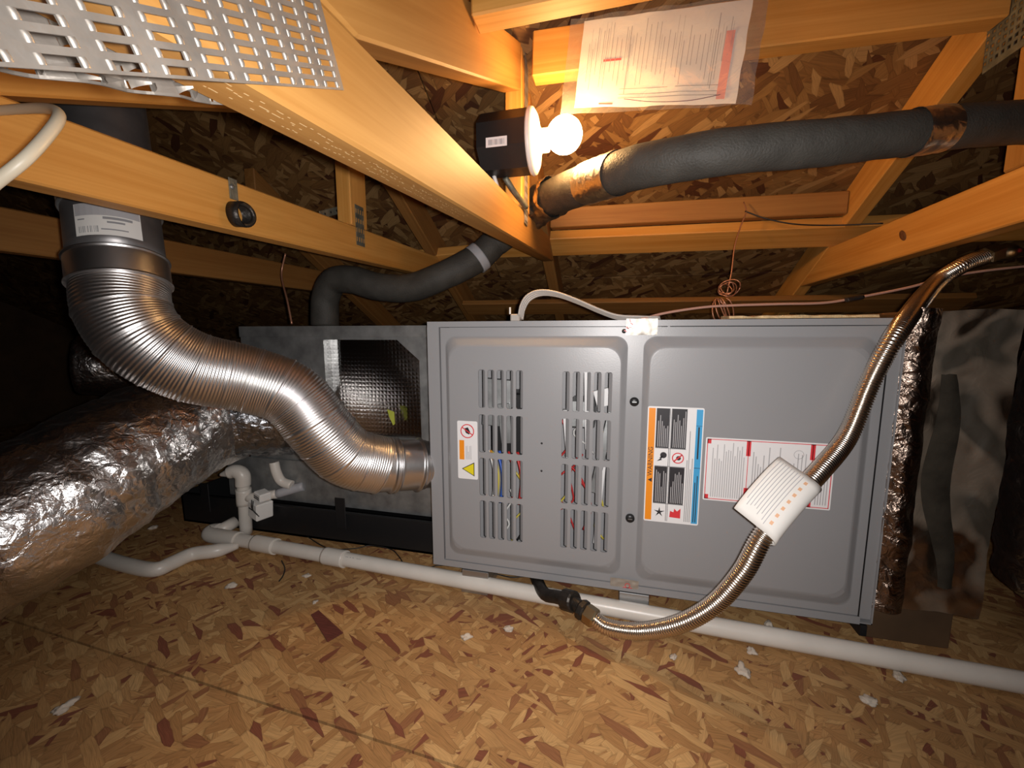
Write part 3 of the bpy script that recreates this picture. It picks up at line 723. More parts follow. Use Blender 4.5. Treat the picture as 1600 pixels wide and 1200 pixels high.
for i in range(41):
    x = .20+.225*i/40; t = .0035+.003*noise.noise(V3((x*40, 1, 0)))
    V += [(x, FY0+.012, FT+.002), (x, FY0+.014, FT+.003+t), (x, FY0+.07, FT+.004+t*1.3), (x, FY0+.07, FT+.002)]
for i in range(40):
    for k in range(4): F.append((i*4+k, i*4+(k+1) % 4, i*4+4+(k+1) % 4, i*4+4+k))
o = mesh('insulation_edge', V, F+[(0, 1, 2, 3), (160, 161, 162, 163)], M_fluff, fur); o['label'] = 'yellowish insulation edge'
# cable clamp on the top
cl = box('cable_clamp', (-.197, FY0+.004, FT), (-.178, FY0+.022, FT+.0145), M_ribbon, fur, .002)
box('clamp_screw', (-.201, FY0+.012, FT+.0145), (-.198, FY0+.016, FT+.028), M_white, cl, .0005, Matrix.Translation((0, 0, 0)))

# ------------------------------------------------------------------ coil case and drain pan
CX0, CY, CT = -1.0, .93, .578
case = thing('coil_case', 'galvanised coil case with a foil-lined opening, left of the grey furnace', 'duct case', (-.69, 1.2, .10))
ctop = U(667, 509, Y=CY).z
hx0, hx1 = U(505, 530, Y=CY).x, U(655, 560, Y=CY).x
hz1 = U(600, 531, Y=CY).z; hz0 = U(650, 690, Y=CY).z
ch = [(hx0, hz0), (hx1, hz0), (hx1, U(655, 563, Y=CY).z), (U(620, 531, Y=CY).x, hz1), (hx0, hz1)]
bm = bmesh.new(); rr = flat_fill(bm, [R4(CX0, .105, FX0-.001, ctop), ch], lambda a, b: (a, CY, b))
for ring, dy in ((rr[1], .035), (rr[0], .5)):
    q = [bm.verts.new((v.co.x, v.co.y+dy, v.co.z)) for v in ring]
    for i in range(len(ring)): bm.faces.new((ring[i], ring[(i+1) % len(ring)], q[(i+1) % len(ring)], q[i]))
bmesh.ops.recalc_face_normals(bm, faces=bm.faces); bmo('case_shell', bm, M_galv, case)
xm, zm = (hx0+hx1)/2, (hz0+hz1)/2
box('lining_panel', (hx0-xm-.01, 0, hz0-zm-.02), (hx1-xm+.01, .004, hz1-zm+.01), M_hex, case, 0, Matrix.Translation((xm, CY+.028, zm)))
box('top_flange', (CX0, CY-.004, ctop-.028), (FX0-.001, CY-.001, ctop+.001), M_galv, case, .0005)
box('lower_panel', (CX0-.08, CY-.006, .095), (FX0-.001, CY-.001, .215), M_galv, case, .001)
pan = thing('drain_pan', 'long black overflow drain pan under the coil case', 'pan', (-.8, 1.15, FZ))
bm = bmesh.new()
PX0, PX1, PY0, PY1, PT = -1.24, FX0-.004, .905, 1.45, .094
prof = [(PY0+.012, FZ+.002), (PY0, PT-.006), (PY0-.012, PT), (PY0-.010, PT+.004), (PY0+.004, PT), (PY0+.016, FZ+.006)]
for lo, hi in (((PX0, PY0, FZ), (PX1, PY1, FZ+.006)), ((PX0, PY0, FZ), (PX1, PY0+.005, PT)), ((PX0, PY1-.005, FZ), (PX1, PY1, PT)), ((PX0, PY0, FZ), (PX0+.005, PY1, PT)), ((PX0-.006, PY0-.010, PT-.004), (PX1, PY0+.005, PT)), ((PX1-.005, PY0, FZ), (PX1, PY1, PT))): box_bm(bm, lo, hi)
bmo('pan_body', bm, M_pan, pan)
for x in (-1.15, -.70): 
    box('pan_clip', (x, PY0-.013, .05), (x+.03, PY0-.010, .135), M_pan, pan, .001)
lg = mesh('sticker_scrap', [(-.556, CY-.003, .372), (-.535, CY-.004, .366), (-.534, CY-.004, .335), (-.540, CY-.003, .33), (-.549, CY-.005, .352)], [(0, 1, 2, 3, 4)], M_lime, case); lg['label'] = 'yellow-green scrap'

# ------------------------------------------------------------------ flexible vent duct
R0 = .0595
def vent_rad(s, u):
    return R0+.0010*abs(((s/.0046) % 1)*2-1)+(.0013 if (s % .0435) < .0032 else 0)
sv = thing('vent_duct', 'shiny corrugated S-shaped metal vent joining the furnace to a riser pipe', 'duct', (-.6, .65, .4))
PV = [(-.764, .503, .640), (-.752, .498, .60), (-.722, .498, .555), (-.677, .53, .512), (-.632, .60, .482), (-.568, .636, .440), (-.532, .675, .375), (-.512, .73, .305), (-.488, .80, .272), (-.46, .84, .264)]
PV = [U(190, 444, D=.652), U(197, 490, D=.645), U(232, 537, D=.655), U(300, 573, D=.69), U(385, 592, D=.74), U(455, 617, D=.775), U(503, 672, D=.80), U(545, 713, D=.835), U(598, 727, D=.875)]
tube('flex_section', PV, vent_rad, M_alu, sv, 48, .00077, False)
pe = PV[-1]; pf = V3((FX0+.012, .868, U(672, 722, Y=.868).z))
nb = 60
def conn_rad(s, u):
    r = R0-.004
    for c in (.16, .21, .52): r += .005*math.exp(-((u-c)/.016)**2)
    return r - .003*(u > .6)
tube('connector', [pe-(pf-pe)*.05, pf], conn_rad, M_alu_band, sv, 48, .0012, False)
lathe('screw', [(.004, 0), (.003, .002), (.001, .0025)], M_alu, sv, axis_m(pe.lerp(pf, .75)+V3((0, -.050, .018)), (0, -1, .3)), 8)
c0 = PV[0]; upv = V3((-.02, .012, 1)).normalized()
upv = (U(176, 330, D=.664)-c0).normalized()
tube('collar', [c0-upv*.004, c0+upv*.038], lambda s, u: R0+.0035+.002*(u < .06 or u > .94), M_alu_band, sv, 48, .0015, True)
vp = thing('vent_pipe', 'dark metal riser pipe with a white barcode label above the S-shaped vent', 'pipe', c0+upv*.04)
tube('pipe_body', [c0+upv*.036, c0+upv*.80], R0, M_vent, vp, 48, .02)
tube('pipe_joint', [c0+upv*.118, c0+upv*.150], lambda s, u: R0+.0022+.0015*math.sin(u*18), M_galv, vp, 48, .002)
# curved label facing the camera
tb = -FW; tb = (tb-upv*tb.dot(upv)).normalized(); tsd = upv.cross(tb)
def curved(a0, a1, h0, h1, rr, n=10):
    V, F = [], []
    for i in range(n+1):
        a = a0+(a1-a0)*i/n; d = tb*math.cos(a)+tsd*math.sin(a)
        V += [c0+upv*h0+d*rr, c0+upv*h1+d*rr]
    F = [(2*i, 2*i+2, 2*i+3, 2*i+1) for i in range(n)]
    return V, F
V, F = curved(-.02, 1.28, .052, .102, R0+.0008); pl = mesh('paper_label', V, F, M_paper, vp, True); pl['label'] = 'white barcode label'
PVv, PF = [], []
for i in range(22):
    a = .06+i*.018
    if random.random() < .75:
        V, F = curved(a, a+random.choice((.006, .012)), .056, .066, R0+.0012, 1); k = len(PVv); PVv += V; PF += [tuple(x+k for x in f) for f in F]
for (a0, a1, h0, h1) in ((.55, 1.1, .077, .081), (.62, .95, .071, .074), (.5, 1.0, .060, .062), (.05, .2, .076, .078)):
    V, F = curved(a0, a1, h0, h1, R0+.0012, 4); k = len(PVv); PVv += V; PF += [tuple(x+k for x in f) for f in F]
mesh('print', PVv, PF, M_inkg, pl)
V, F = curved(0, 1.26, .083, .1015, R0+.0011); mesh('print', V, F, M_inkl, pl)

# ------------------------------------------------------------------ big foil duct on the left
fd = thing('foil_duct', 'big foil-wrapped flexible supply duct along the left edge', 'duct', (-.85, .5, .2))
RD = .120
def crump(p, d, s):
    return .007*noise.noise(p*14)+.004*noise.noise(p*34)+.0035*abs(noise.noise(V3((s*60, d.x*3, d.z*3))))
PD = [U(-150, 905, D=.62), U(20, 818, D=.70), U(100, 775, D=.76), U(200, 714, D=.86), U(285, 668, D=.98), U(340, 648, D=1.06)]
PD = [PD[0]+(PD[0]-PD[1]).normalized()*.55] + PD
tube('foil_jacket', PD, lambda s, u: RD+.008*u+.0018*math.sin(s*90), M_foil, fd, 72, .006, True, crump)
PE = [PD[-1]-(PD[-1]-PD[-2]).normalized()*.01, U(385, 643, D=1.075), U(420, 648, D=1.09)+V3((.0, .01, 0)), U(440, 655, D=1.10)+V3((.02, .04, .0))]
tube('wrapped_collar', PE, lambda s, u: RD+.003-.018*u, M_foil_grey, fd, 56, .006, True, lambda p, d, s: .006*noise.noise(p*22)+.004*noise.noise(p*50))
for k, s in enumerate((.03, .075)):
    pts = [PE[0].lerp(PE[1], s*2-.03), PE[0].lerp(PE[1], s*2+.05)]
# distant foil duct in the dark, seen as glints
fg = tube('foil_duct', [(-1.75, 1.0, .46), (-1.5, 1.25, .44), (-1.3, 1.45, .44), (-1.0, 1.6, .40)], .10, M_foil, None, 40, .012, True, crump)
tag(fg, 'far foil duct glinting in the dark beyond the vent pipe', 'duct')

# ------------------------------------------------------------------ return plenum on the right
pw = thing('return_plenum', 'foil-faced ductboard plenum smeared with grey mastic, at the right end of the furnace', 'plenum', (.55, 1.0, .1))
nx, nz = 26, 70
def foil_face(name, x0, x1, z0, z1, y, amp, m, sh=0.0):
    V, F = [], []
    for i in range(nx+1):
        for j in range(nz+1):
            a = x0+(x1-x0)*i/nx; c = z0+(z1-z0)*j/nz
            V.append((a+.004*noise.noise(V3((c*14, x0*9, 4))), y-sh*math.sin(math.pi*i/nx)+amp*noise.noise(V3((a*16, c*11, 1)))+amp*.5*noise.noise(V3((a*50, c*40, 2))), c+.004*noise.noise(V3((a*20, z1, 3)))*(1 if j in (0, nz) else 0)))
    F = [(i*(nz+1)+j, (i+1)*(nz+1)+j, (i+1)*(nz+1)+j+1, i*(nz+1)+j+1) for i in range(nx) for j in range(nz)]
    return mesh(name, V, F, m, pw, True)
box('ductboard', (.462, .812, .085), (.612, 1.42, .600), M_foil_ply, pw, .004)
foil_face('foil_facing', .478, .612, .088, .600, .800, .006, M_foil_ply)
foil_face('foil_seam', .456, .500, .085, .604, .793, .007, M_foil_seam, .010)
bm = bmesh.new()
for k in range(30):                            # thick smear of mastic down the front
    pass
bm.free()
sm = []
for i in range(25):
    t = i/24; z = .50-.36*t; x = .520+.030*t*t+.006*math.sin(t*9); wd = .010+.010*math.sin(math.pi*min(1, t*1.05))**1
    sm.append((x-wd, z, x+wd))
V = []; F = []
for (a, z, c) in sm:
    for k in range(6):
        f = k/5; V.append((a+(c-a)*f, .790-.004*math.sin(math.pi*f), z+.004*noise.noise(V3((f*3, z*40, 0)))))
F = [(i*6+k, i*6+k+1, i*6+6+k+1, i*6+6+k) for i in range(24) for k in range(5)]
M_mastic = mat('grey_mastic', (.034, .029, .022), .9, 0, .5, 90, .1, var=.3, vscale=30)
o = mesh('mastic_smear', V, F, M_mastic, pw, True); o['label'] = 'dark grey mastic smear'
box('base_board', (.462, .83, FZ), (.60, 1.40, .084), M_wall, pw, .002)
bm = bmesh.new(); box_bm(bm, (.440, FY0-.002, FZ+.03), (.450, FY0+.03, FB-.002)); bmo('base_strip', bm, M_black, fur)
rd = tube('foil_duct', [(.80, .86, .70), (.775, .87, .50), (.79, .89, .30), (.84, .95, .10)], .085, M_foil, None, 40, .01, True, crump)
tag(rd, 'foil duct at the right edge beyond the plenum', 'duct')

# ------------------------------------------------------------------ white drain pipes
RP = .0165; ZP = FZ+RP+.0005
dp = thing('drain_pipe', 'long white plastic drain pipe lying across the floor in front of the furnace', 'pipe', (0, .77, FZ))
q0, q1 = U(332, 836, Z=ZP+.004), U(1640, 1074, Z=ZP)
q1 = q1+(q1-q0)*.6
tube('pipe_run', [q0, q1], RP, M_pvc, dp, 24, .05)
def on(px_):  # point of the run seen at image column px_
    best = min((abs((lambda v: 800+FPX*v.dot(RT)/v.dot(FW))(q0.lerp(q1, k/600)-CAM)-px_), k) for k in range(601))
    return q0.lerp(q1, best[1]/600)
for a, b_ in ((398, 432), (508, 540)): tube('coupling', [on(a), on(b_)], RP+.0035, M_pvc, dp, 24, .005)
eb = q0+(q0-q1).normalized()*.012
q2 = U(368, 815, Z=ZP+.016)
tube('elbow', [on(372), q0, eb+V3((-.004, .012, .002)), q0.lerp(q2, .3)], lambda s, u: RP+.0035, M_pvc, dp, 24, .004)
tube('pipe_stub', [q0.lerp(q2, .2), q2], RP, M_pvc, dp, 24, .02)
pd = (q1-q0).normalized(); pv = pd.cross(V3((0, 0, 1))).normalized()
def pipe_text(px_, s, size):
    o3 = on(px_)+V3((0, 0, 1))*RP*.78+pv*RP*.62*(1 if pv.y < 0 else -1); nrm = (V3((0, 0, .78))+pv*.62*(1 if pv.y < 0 else -1)).normalized()
    ex = pd; ey = nrm.cross(ex)
    M = Matrix(((ex.x, ey.x, nrm.x, o3.x+nrm.x*.0006), (ex.y, ey.y, nrm.y, o3.y+nrm.y*.0006), (ex.z, ey.z, nrm.z, o3.z+nrm.z*.0006), (0, 0, 0, 1)))
    text('lettering', s, M, size, M_inkg, dp)
pipe_text(545, '-- - -  ---', .042); pipe_text(345, '- - -  -- -', .040)

rs = thing('drain_riser', 'upright white drain pipe with a cap elbow, beside the float switch', 'pipe', U(385, 832, Z=FZ))
rz0 = U(385, 832, Z=FZ+.004); Dr = (rz0-CAM).dot(FW)
rt = U(379, 746, Y=rz0.y)
rz0b = V3((rz0.x, rz0.y, FZ+.002)); rtop = V3((rt.x, rz0.y, rt.z))
tube('riser', [rz0b, rtop], RP*.95, M_pvc, rs, 24, .02)
hh = rtop.z-rz0b.z
zt = lambda f: rz0b.lerp(rtop, f)
tube('tee', [zt(.52), zt(.80)], RP*.95+.0035, M_pvc, rs, 24, .01)
tube('elbow', [zt(.86), rtop+V3((0, 0, .006)), rtop+V3((-.016, -.004, .018)), rtop+V3((-.034, -.010, .014))], lambda s, u: RP*.95+.0035-.006*max(0, u-.6), M_pvc, rs, 24, .003)
tube('broken_stub', [rtop+V3((-.030, -.009, .015)), rtop+V3((-.058, -.015, .008))], lambda s, u: RP*.8*(1-u*.75)+.001, M_pvc, rs, 16, .004)
fs = thing('float_switch', 'white printed float switch box clipped on the drain fitting', 'switch', zt(.66))
sx = zt(.66)
bxm = Matrix.Translation(sx+V3((.060, -.002, -.016))) @ Matrix.Rotation(-.35, 4, 'Z') @ Matrix.Rotation(.12, 4, 'Y') @ Matrix.Scale(1.4, 4)
box('switch_body', (-.016, -.018, -.024), (.018, .014, .010), M_white, fs, .002, bxm)
box('switch_cap', (-.006, -.012, .014), (.020, .010, .030), M_white, fs, .002, bxm)
tube('side_pipe', [sx+V3((.012, 0, -.002)), sx+V3((.10, .014, .012))], .012, M_pvc, fs, 20, .01)
tube('clear_pipe', [sx+V3((.098, .014, .012)), sx+V3((.16, .045, .028))], .0125, M_scuff, fs, 20, .01)
for zz in (-.004, .0185, .022): 
    box('print', (-.011, -.0186, zz-.0012), (.012, -.0180, zz+.0012), M_ink, fs, 0, bxm) if zz < 0 else box('print', (-.003, -.0126, zz), (.016, -.0120, zz+.0016), M_ink, fs, 0, bxm)
tube('wire', [bxm @ V3((-.004, -.016, .014)), bxm @ V3((.010, -.022, .004)), bxm @ V3((.022, -.018, -.006))], .0012, M_wireblack, fs, 6, .004)
tube('wire', [bxm @ V3((.002, -.016, .014)), bxm @ V3((.014, -.022, .002)), bxm @ V3((.024, -.016, -.010))], .0012, M_wireblack, fs, 6, .004)
cs = thing('drain_trap', 'short white pipe hanging from the foil collar in front of the coil case', 'pipe', U(433, 745, Y=.88))
tube('trap_pipe', [U(428, 722, Y=.90), U(432, 738, Y=.90), U(440, 752, Y=.905), U(456, 758, Y=.91)], .0125, M_pvc, cs, 20, .005)
p2 = [U(150, 868, Z=ZP), U(195, 882, Z=ZP), U(240, 890, Z=ZP), U(268, 880, Z=ZP), U(300, 866, Z=ZP), U(335, 861, Z=ZP), U(372, 853, Z=ZP-.004)]
o = tube('drain_pipe', p2, lambda s, u: RP*1.0 if u < .9 else RP*(1-(u-.9)*5.5), M_pvc, None, 24, .006); tag(o, 'short bent white pipe end lying on the floor by the foil duct', 'pipe')

# ------------------------------------------------------------------ gas connector
gh = thing('gas_hose', 'bright corrugated steel gas hose looping down in front of the furnace', 'hose', (.1, .72, FZ))
HP = [((1536, 402), .745), ((1505, 414), .742), ((1460, 445), .735), ((1405, 515), .705), ((1362, 592), .675), ((1325, 680), .64), ((1282, 735), .61), ((1237, 782), .59), ((1192, 838), .585), ((1160, 895), .60), ((1115, 945), .63), ((1060, 975), .66), ((1000, 986), .70), ((950, 980), .725), ((928, 966), .74)]
hp = [U(x, y, D=d) if x > 1450 or U(x, y, D=d).y < .748 else U(x, y, Y=.748) for (x, y), d in HP]
for p in hp: p.z = max(p.z, FZ+.018)
RH = .0132
tube('hose', hp, lambda s, u: RH+.0011*math.sin(2*math.pi*s/.0042), M_steel, gh, 20, .00105, True)
e0 = hp[-1]; ed = (hp[-1]-hp[-2]).normalized()
g1 = U(893, 942, D=.775); g1.z = .062; g0 = U(850, 908, D=.83); g0.z = .040
def nut(name, a, b_, r, m, par, seg=6):
    a, b_ = V3(a), V3(b_); return lathe(name, [(r*.86, 0), (r, .003), (r, (b_-a).length-.003), (r*.86, (b_-a).length)], m, par, axis_m(a, b_-a), seg, False)
nut('hose_nut', e0-ed*.004, e0.lerp(g1, .38), .0175, M_brass, gh)
nut('union_fitting', e0.lerp(g1, .34), e0.lerp(g1, .62), .0185, M_black_iron, gh, 8)
tube('iron_pipe', [e0.lerp(g1, .3), g1, g1.lerp(g0, .5), g0, g0+V3((-.03, .06, .0))], .0125, M_black_iron, gh, 20, .01)
nut('coupling', g1-(g0-g1)*.12, g1.lerp(g0, .25), .0195, M_black_iron, gh, 16)
t0 = hp[0]; td = (hp[0]-hp[1]).normalized()
nut('hose_nut', t0-td*.002, t0+td*.030, .0175, M_brass, gh)
vv = V3((t0.x, t0.y, t0.z))+td*.028; ve = U(1640, 392, D=.74)
vd = (ve-vv).normalized()
tube('valve_body', [vv, vv+vd*.020, vv+vd*.045, vv+vd*.09], lambda s, u: .011+.005*math.sin(u*9), M_brass, gh, 20, .003)
hv = vv+vd*.052
ho = box('valve_handle', (-.012, -.014, 0), (.04, -.004, .011), M_redplastic, gh, .002, Matrix.Translation(hv+V3((0, -.008, -.004)))); ho['label'] = 'red valve handle'
# paper tag folded over the hose
hc, _ = spline(hp, .004)
k0 = min(range(len(hc)), key=lambda i: (lambda v: abs(800+FPX*v.dot(RT)/v.dot(FW)-1264))(hc[i]-CAM)); k1 = min(range(len(hc)), key=lambda i: (lambda v: abs(800+FPX*v.dot(RT)/v.dot(FW)-1192))(hc[i]-CAM))
ha, hb = hc[k0], hc[k1]
ax = (hb-ha).normalized(); tocam = (CAM-ha); tocam = (tocam-ax*tocam.dot(ax)).normalized(); sde = ax.cross(tocam)
if sde.dot(RT) > 0: sde = -sde               # towards the left of the picture
tl = (hb-ha).length; rr = RH+.0045
tgo = thing('paper_tag', 'folded white paper tag wrapped round the gas hose', 'tag', ha)
prof = []
for a in np.linspace(-100, 95, 14): prof.append(sde*(-rr*math.sin(math.radians(a))*-1*-1) if False else (tocam*(rr*math.cos(math.radians(a))) + sde*(rr*math.sin(math.radians(a)))))
flapdir = (sde*1.0 + tocam*.10).normalized()
P1 = [tocam*(rr*math.cos(math.radians(a)))-sde*(rr*math.sin(math.radians(a))) for a in np.linspace(165, 0, 12)]
P1 += [tocam*(rr+.001)+flapdir*d for d in (.006, .016, .028, .040, .048)]
def tagmesh(name, prof, s0, s1, off, m, par):
    V, F = [], []
    ns = 10
    for i in range(ns+1):
        f = s0+(s1-s0)*i/ns; x = k0+(k1-k0)*f; j = min(len(hc)-2, int(x)); c = hc[j].lerp(hc[j+1], x-j)
        for p in prof: V.append(c+p+p.normalized()*off)
    n = len(prof)
    F = [(i*n+k, i*n+k+1, (i+1)*n+k+1, (i+1)*n+k) for i in range(ns) for k in range(n-1)]
    o = mesh(name, V, F, m, par, True); return o
tg = tagmesh('tag_sheet', P1, 0, 1, 0, M_paper, tgo)
sol = tg.modifiers.new('t', 'SOLIDIFY'); sol.thickness = .0006
V, F = [], []
for i in range(9):
    d0 = .008+i*.0042; f1 = random.uniform(.75, .95)
    k = len(V)
    for q in range(9):
        s_ = .06+(f1-.06)*q/8; x = k0+(k1-k0)*s_; j = min(len(hc)-2, int(x)); c = hc[j].lerp(hc[j+1], x-j)
        for d in (d0, d0+.0011): V.append(c+tocam*(rr+.0026)+flapdir*d)
    F += [(k+2*q, k+2*q+1, k+2*q+3, k+2*q+2) for q in range(8)]
mesh('print', V, F, M_inkl, tg)
V, F = [], []
for i in range(7):
    s0 = .1+i*.12; k = len(V)
    for s_ in (s0, s0+.05):
        x = k0+(k1-k0)*s_; j = min(len(hc)-2, int(x)); c = hc[j].lerp(hc[j+1], x-j)
        for a in (-2, 10, 22): V.append(c+(tocam*math.cos(math.radians(a))+sde*math.sin(math.radians(a)))*(rr+.0012))
    F.append((k+1, k+2, k+5, k+4))
    F.append((k, k+1, k+4, k+3))
mesh('print', V, F, mat('tag_orange_ink', (.72, .42, .25), .6), tg)

# ------------------------------------------------------------------ lamp
YB = .82
dc = U(832, 222, Y=YB); bc = U(882, 211, Y=YB)
lamp = thing('lamp_fixture', 'bare glowing bulb in a white holder on a black junction box', 'lamp', dc)
o = lathe('junction_box', [(.048, -.094), (.0555, -.092), (.0565, -.03), (.0565, 0)], M_black, lamp, axis_m(dc-V3((.004, 0, 0)), (1, 0, 0)) @ Matrix.Rotation(math.radians(22.5), 4, 'Z'), 8, False)
bl = U(777, 221, Y=YB-.0535)
bb = box('barcode_label', (bl.x-.022, YB-.0532, bl.z-.0085), (bl.x+.018, YB-.0527, bl.z+.0085), M_labelw, o)
for i in range(14): 
    if random.random() < .8: box('print', (bl.x-.019+i*.0024, YB-.0536, bl.z-.005), (bl.x-.019+i*.0024+random.choice((.0008, .0014)), YB-.0531, bl.z+.004), M_inkg, bb) if i < 1 else None
bars = [R4(bl.x-.017+i*.0024, bl.z-.005, bl.x-.017+i*.0024+random.choice((.0008, .0015)), bl.z+.0045) for i in range(13)]
decal('print', bars, YB-.0532, M_inkg, bb)
lathe('lamp_holder', [(.057, -.004), (.059, 0), (.057, .005), (.048, .010), (.028, .014), (.021, .018), (.021, .030), (.019, .032)], M_white, lamp, axis_m(dc, (1, 0, 0)), 40)
bd = (bc-dc); bd.y = 0; bd = V3((1, 0, .06)).normalized()
sb = dc+bd*.030
rb = .033; cb_ = (bc-sb).length
pr = [(.012, 0), (.0135, .004), (.0145, .012)]
for k in range(16):
    a = math.radians(-58+148*k/15); pr.append((max(.0006, rb*math.cos(a)), cb_+rb*math.sin(a)))
lathe('bulb', pr, M_bulb, lamp, axis_m(sb, (bc-sb)), 32)
tube('bracket', [(dc.x-.060, YB+.02, dc.z-.052), (dc.x-.045, YB+.045, dc.z-.075), (dc.x-.035, .93, dc.z-.085)], .006, M_plate_old, lamp, 10, .006)
tube('cable_tail', [(dc.x-.080, YB+.01, dc.z-.050), (dc.x-.072, YB+.03, dc.z-.085), (dc.x-.066, YB+.06, dc.z-.118)], .004, M_white, lamp, 10, .006)

# ------------------------------------------------------------------ clear bag of papers
bag = thing('document_bag', 'clear plastic bag of printed papers stapled to the cross board', 'bag', (.08, .86, 1.08))
def sheet(name, c, nu, nv, yoff, wave, m, par, seed):
    TL, TR, BL, BR = [V3(p) for p in c]; V, F = [], []
    for i in range(nu+1):
        for j in range(nv+1):
            u, v = i/nu, j/nv; p = TL.lerp(TR, u).lerp(BL.lerp(BR, u), v)
            p = p+V3((wave*.5*noise.noise(V3((u*3, v*5, seed+7))), yoff-wave*(.6+noise.noise(V3((u*4, v*3, seed)))+.4*noise.noise(V3((u*11, v*9, seed)))), wave*.5*noise.noise(V3((u*6, v*3, seed+3)))))
            V.append(p)
    F = [(i*(nv+1)+j, (i+1)*(nv+1)+j, (i+1)*(nv+1)+j+1, i*(nv+1)+j+1) for i in range(nu) for j in range(nv)]
    return mesh(name, V, F, m, par, True)
YG = .862
cor = [U(893, 34, Y=YG), U(1200, -8, Y=YG), U(876, 182, Y=YG+.0), U(1172, 168, Y=YG)]
sheet('plastic_film', cor, 30, 18, -.004, .006, M_film, bag, 1)
pc = [U(913, 32, Y=YG), U(1178, -4, Y=YG), U(897, 168, Y=YG), U(1150, 161, Y=YG)]
paper = sheet('paper_sheet', pc, 20, 12, .004, .003, M_paper, bag, 5)
TL, TR, BL, BR = pc
def pp(u, v): return TL.lerp(TR, u).lerp(BL.lerp(BR, u), v)
def inks(name, rects, m):
    V, F = [], []
    for (u0, v0, u1, v1) in rects:
        nn = 3; k = len(V)
        for i in range(nn+1):
            for (uu, vv_) in (((u0+(u1-u0)*i/nn, v0), (u0+(u1-u0)*i/nn, v1)) if abs(u1-u0) > abs(v1-v0) else ((u0, v0+(v1-v0)*i/nn), (u1, v0+(v1-v0)*i/nn))):
                p = pp(uu, vv_); p = p+V3((0, .004-.003*(.6+noise.noise(V3((uu*4, vv_*3, 5)))+.4*noise.noise(V3((uu*11, vv_*9, 5))))-.0012, 0)); V.append(p)
        F += [(k+2*i, k+2*i+1, k+2*i+3, k+2*i+2) for i in range(nn)]
    return mesh(name, V, F, m, paper)
rc = []
for i in range(30):
    u = .05+i*.0295+random.uniform(-.004, .004); rc.append((u, random.uniform(.06, .35), u+.003, random.uniform(.55, .80)))
    if random.random() < .6: rc.append((u+.013, random.uniform(.05, .3), u+.0145, random.uniform(.4, .7)))
for v in (.80, .86, .90): rc.append((.28, v, .88, v+.007))
rc += [(.31, .12, .314, .86), (.83, .10, .834, .84)]
inks('print', rc, M_inkg)
inks('print', [(.155, .46, .27, .485), (.16, .955, .25, .975)], M_red)
inks('print', [(.88, .28, .93, .95)], M_pink)
o = tube('print', [pp(.32, .93)+V3((0, -.003, 0)), pp(.5, .97)+V3((0, -.003, 0)), pp(.72, .97)+V3((0, -.003, 0)), pp(.90, .92)+V3((0, -.003, 0))], .0007, mat('purple_ink', (.10, .03, .09), .6), paper, 5, .01)

# ------------------------------------------------------------------ black insulated refrigerant line
bl_ = thing('refrigerant_line', 'thick black foam-insulated refrigerant line with foil tape bands, right of the lamp', 'pipe', (.2, .65, .8))
BP = [((2100, 175), .66, .028), ((1680, 190), .60, .028), ((1590, 192), .585, .028), ((1500, 198), .565, .028), ((1440, 206), .56, .028), ((1300, 222), .555, .029), ((1150, 236), .57, .030), ((1060, 250), .60, .031), ((985, 265), .66, .033), ((915, 288), .80, .037), ((872, 305), .93, .040), ((848, 318), 1.03, .041), ((815, 345), 1.12, .041), ((775, 377), 1.16, .041)]
bp_ = [U(x, y, D=d) for (x, y), d, r in BP]; rv = [r for _, _, r in BP]
def rad_along(rv):
    n = len(rv)-1
    def f(s, u):
        x = min(n-1e-6, max(0, u*n)); i = int(x); return rv[i]+(rv[i+1]-rv[i])*(x-i)
    return f
# radius follows the distance walked, not the index
Ls = [0]
for i in range(1, len(bp_)): Ls.append(Ls[-1]+(bp_[i]-bp_[i-1]).length)
def rad_by_len(s, u): return float(np.interp(u*Ls[-1], Ls, rv))
tube('foam_sleeve', bp_, rad_by_len, M_foam, bl_, 32, .008, True, lambda p, d, s: .0012*noise.noise(p*30))
bpc, _ = spline(bp_, .004)
def pxx(v): v = v-CAM; return 800+FPX*v.dot(RT)/v.dot(FW)
for a, b_, ex in ((1474, 1418, .0018), (968, 918, .0018), (868, 832, .0045)):
    seg_ = [p for p in bpc if b_ <= pxx(p) <= a]
    if len(seg_) > 3:
        r0 = float(np.interp(pxx(seg_[len(seg_)//2]), [pxx(p) for p in bp_][::-1], rv[::-1]))
        r_a = float(np.interp(pxx(seg_[0]), [pxx(p) for p in bp_][::-1], rv[::-1])); r_b = float(np.interp(pxx(seg_[-1]), [pxx(p) for p in bp_][::-1], rv[::-1]))
        tube('foil_tape', seg_, lambda s, u: r_a+(r_b-r_a)*u+ex, M_foil_tape, bl_, 36, .003, False, (lambda p, d, s: .0012*noise.noise(p*60)) if ex < .003 else (lambda p, d, s: .007*noise.noise(p*45)+.004*noise.noise(p*110)), raw=True)
b2 = thing('refrigerant_line', 'black insulated line bending down behind the furnace, left of the middle truss', 'pipe', (-.5, 1.1, .7))
c2 = [U(775, 377, D=1.16), U(745, 404, D=1.15), U(690, 432, D=1.14), U(640, 450, D=1.16), U(590, 448, D=1.17), U(550, 437, D=1.18), U(522, 440, D=1.2), U(509, 465, D=1.22), U(508, 490, D=1.23), U(508, 509, D=1.235)]
tube('foam_sleeve', c2, lambda s, u: .039, M_foam, b2, 32, .008, True, lambda p, d, s: .0012*noise.noise(p*30))
dirc = (c2[1]-c2[0]).normalized()
tube('sleeve_end', [U(752, 399, D=1.15), U(742, 407, D=1.148)], lambda s, u: .0415, M_scuff, b2, 32, .004)['label'] = 'pale grey sleeve end'

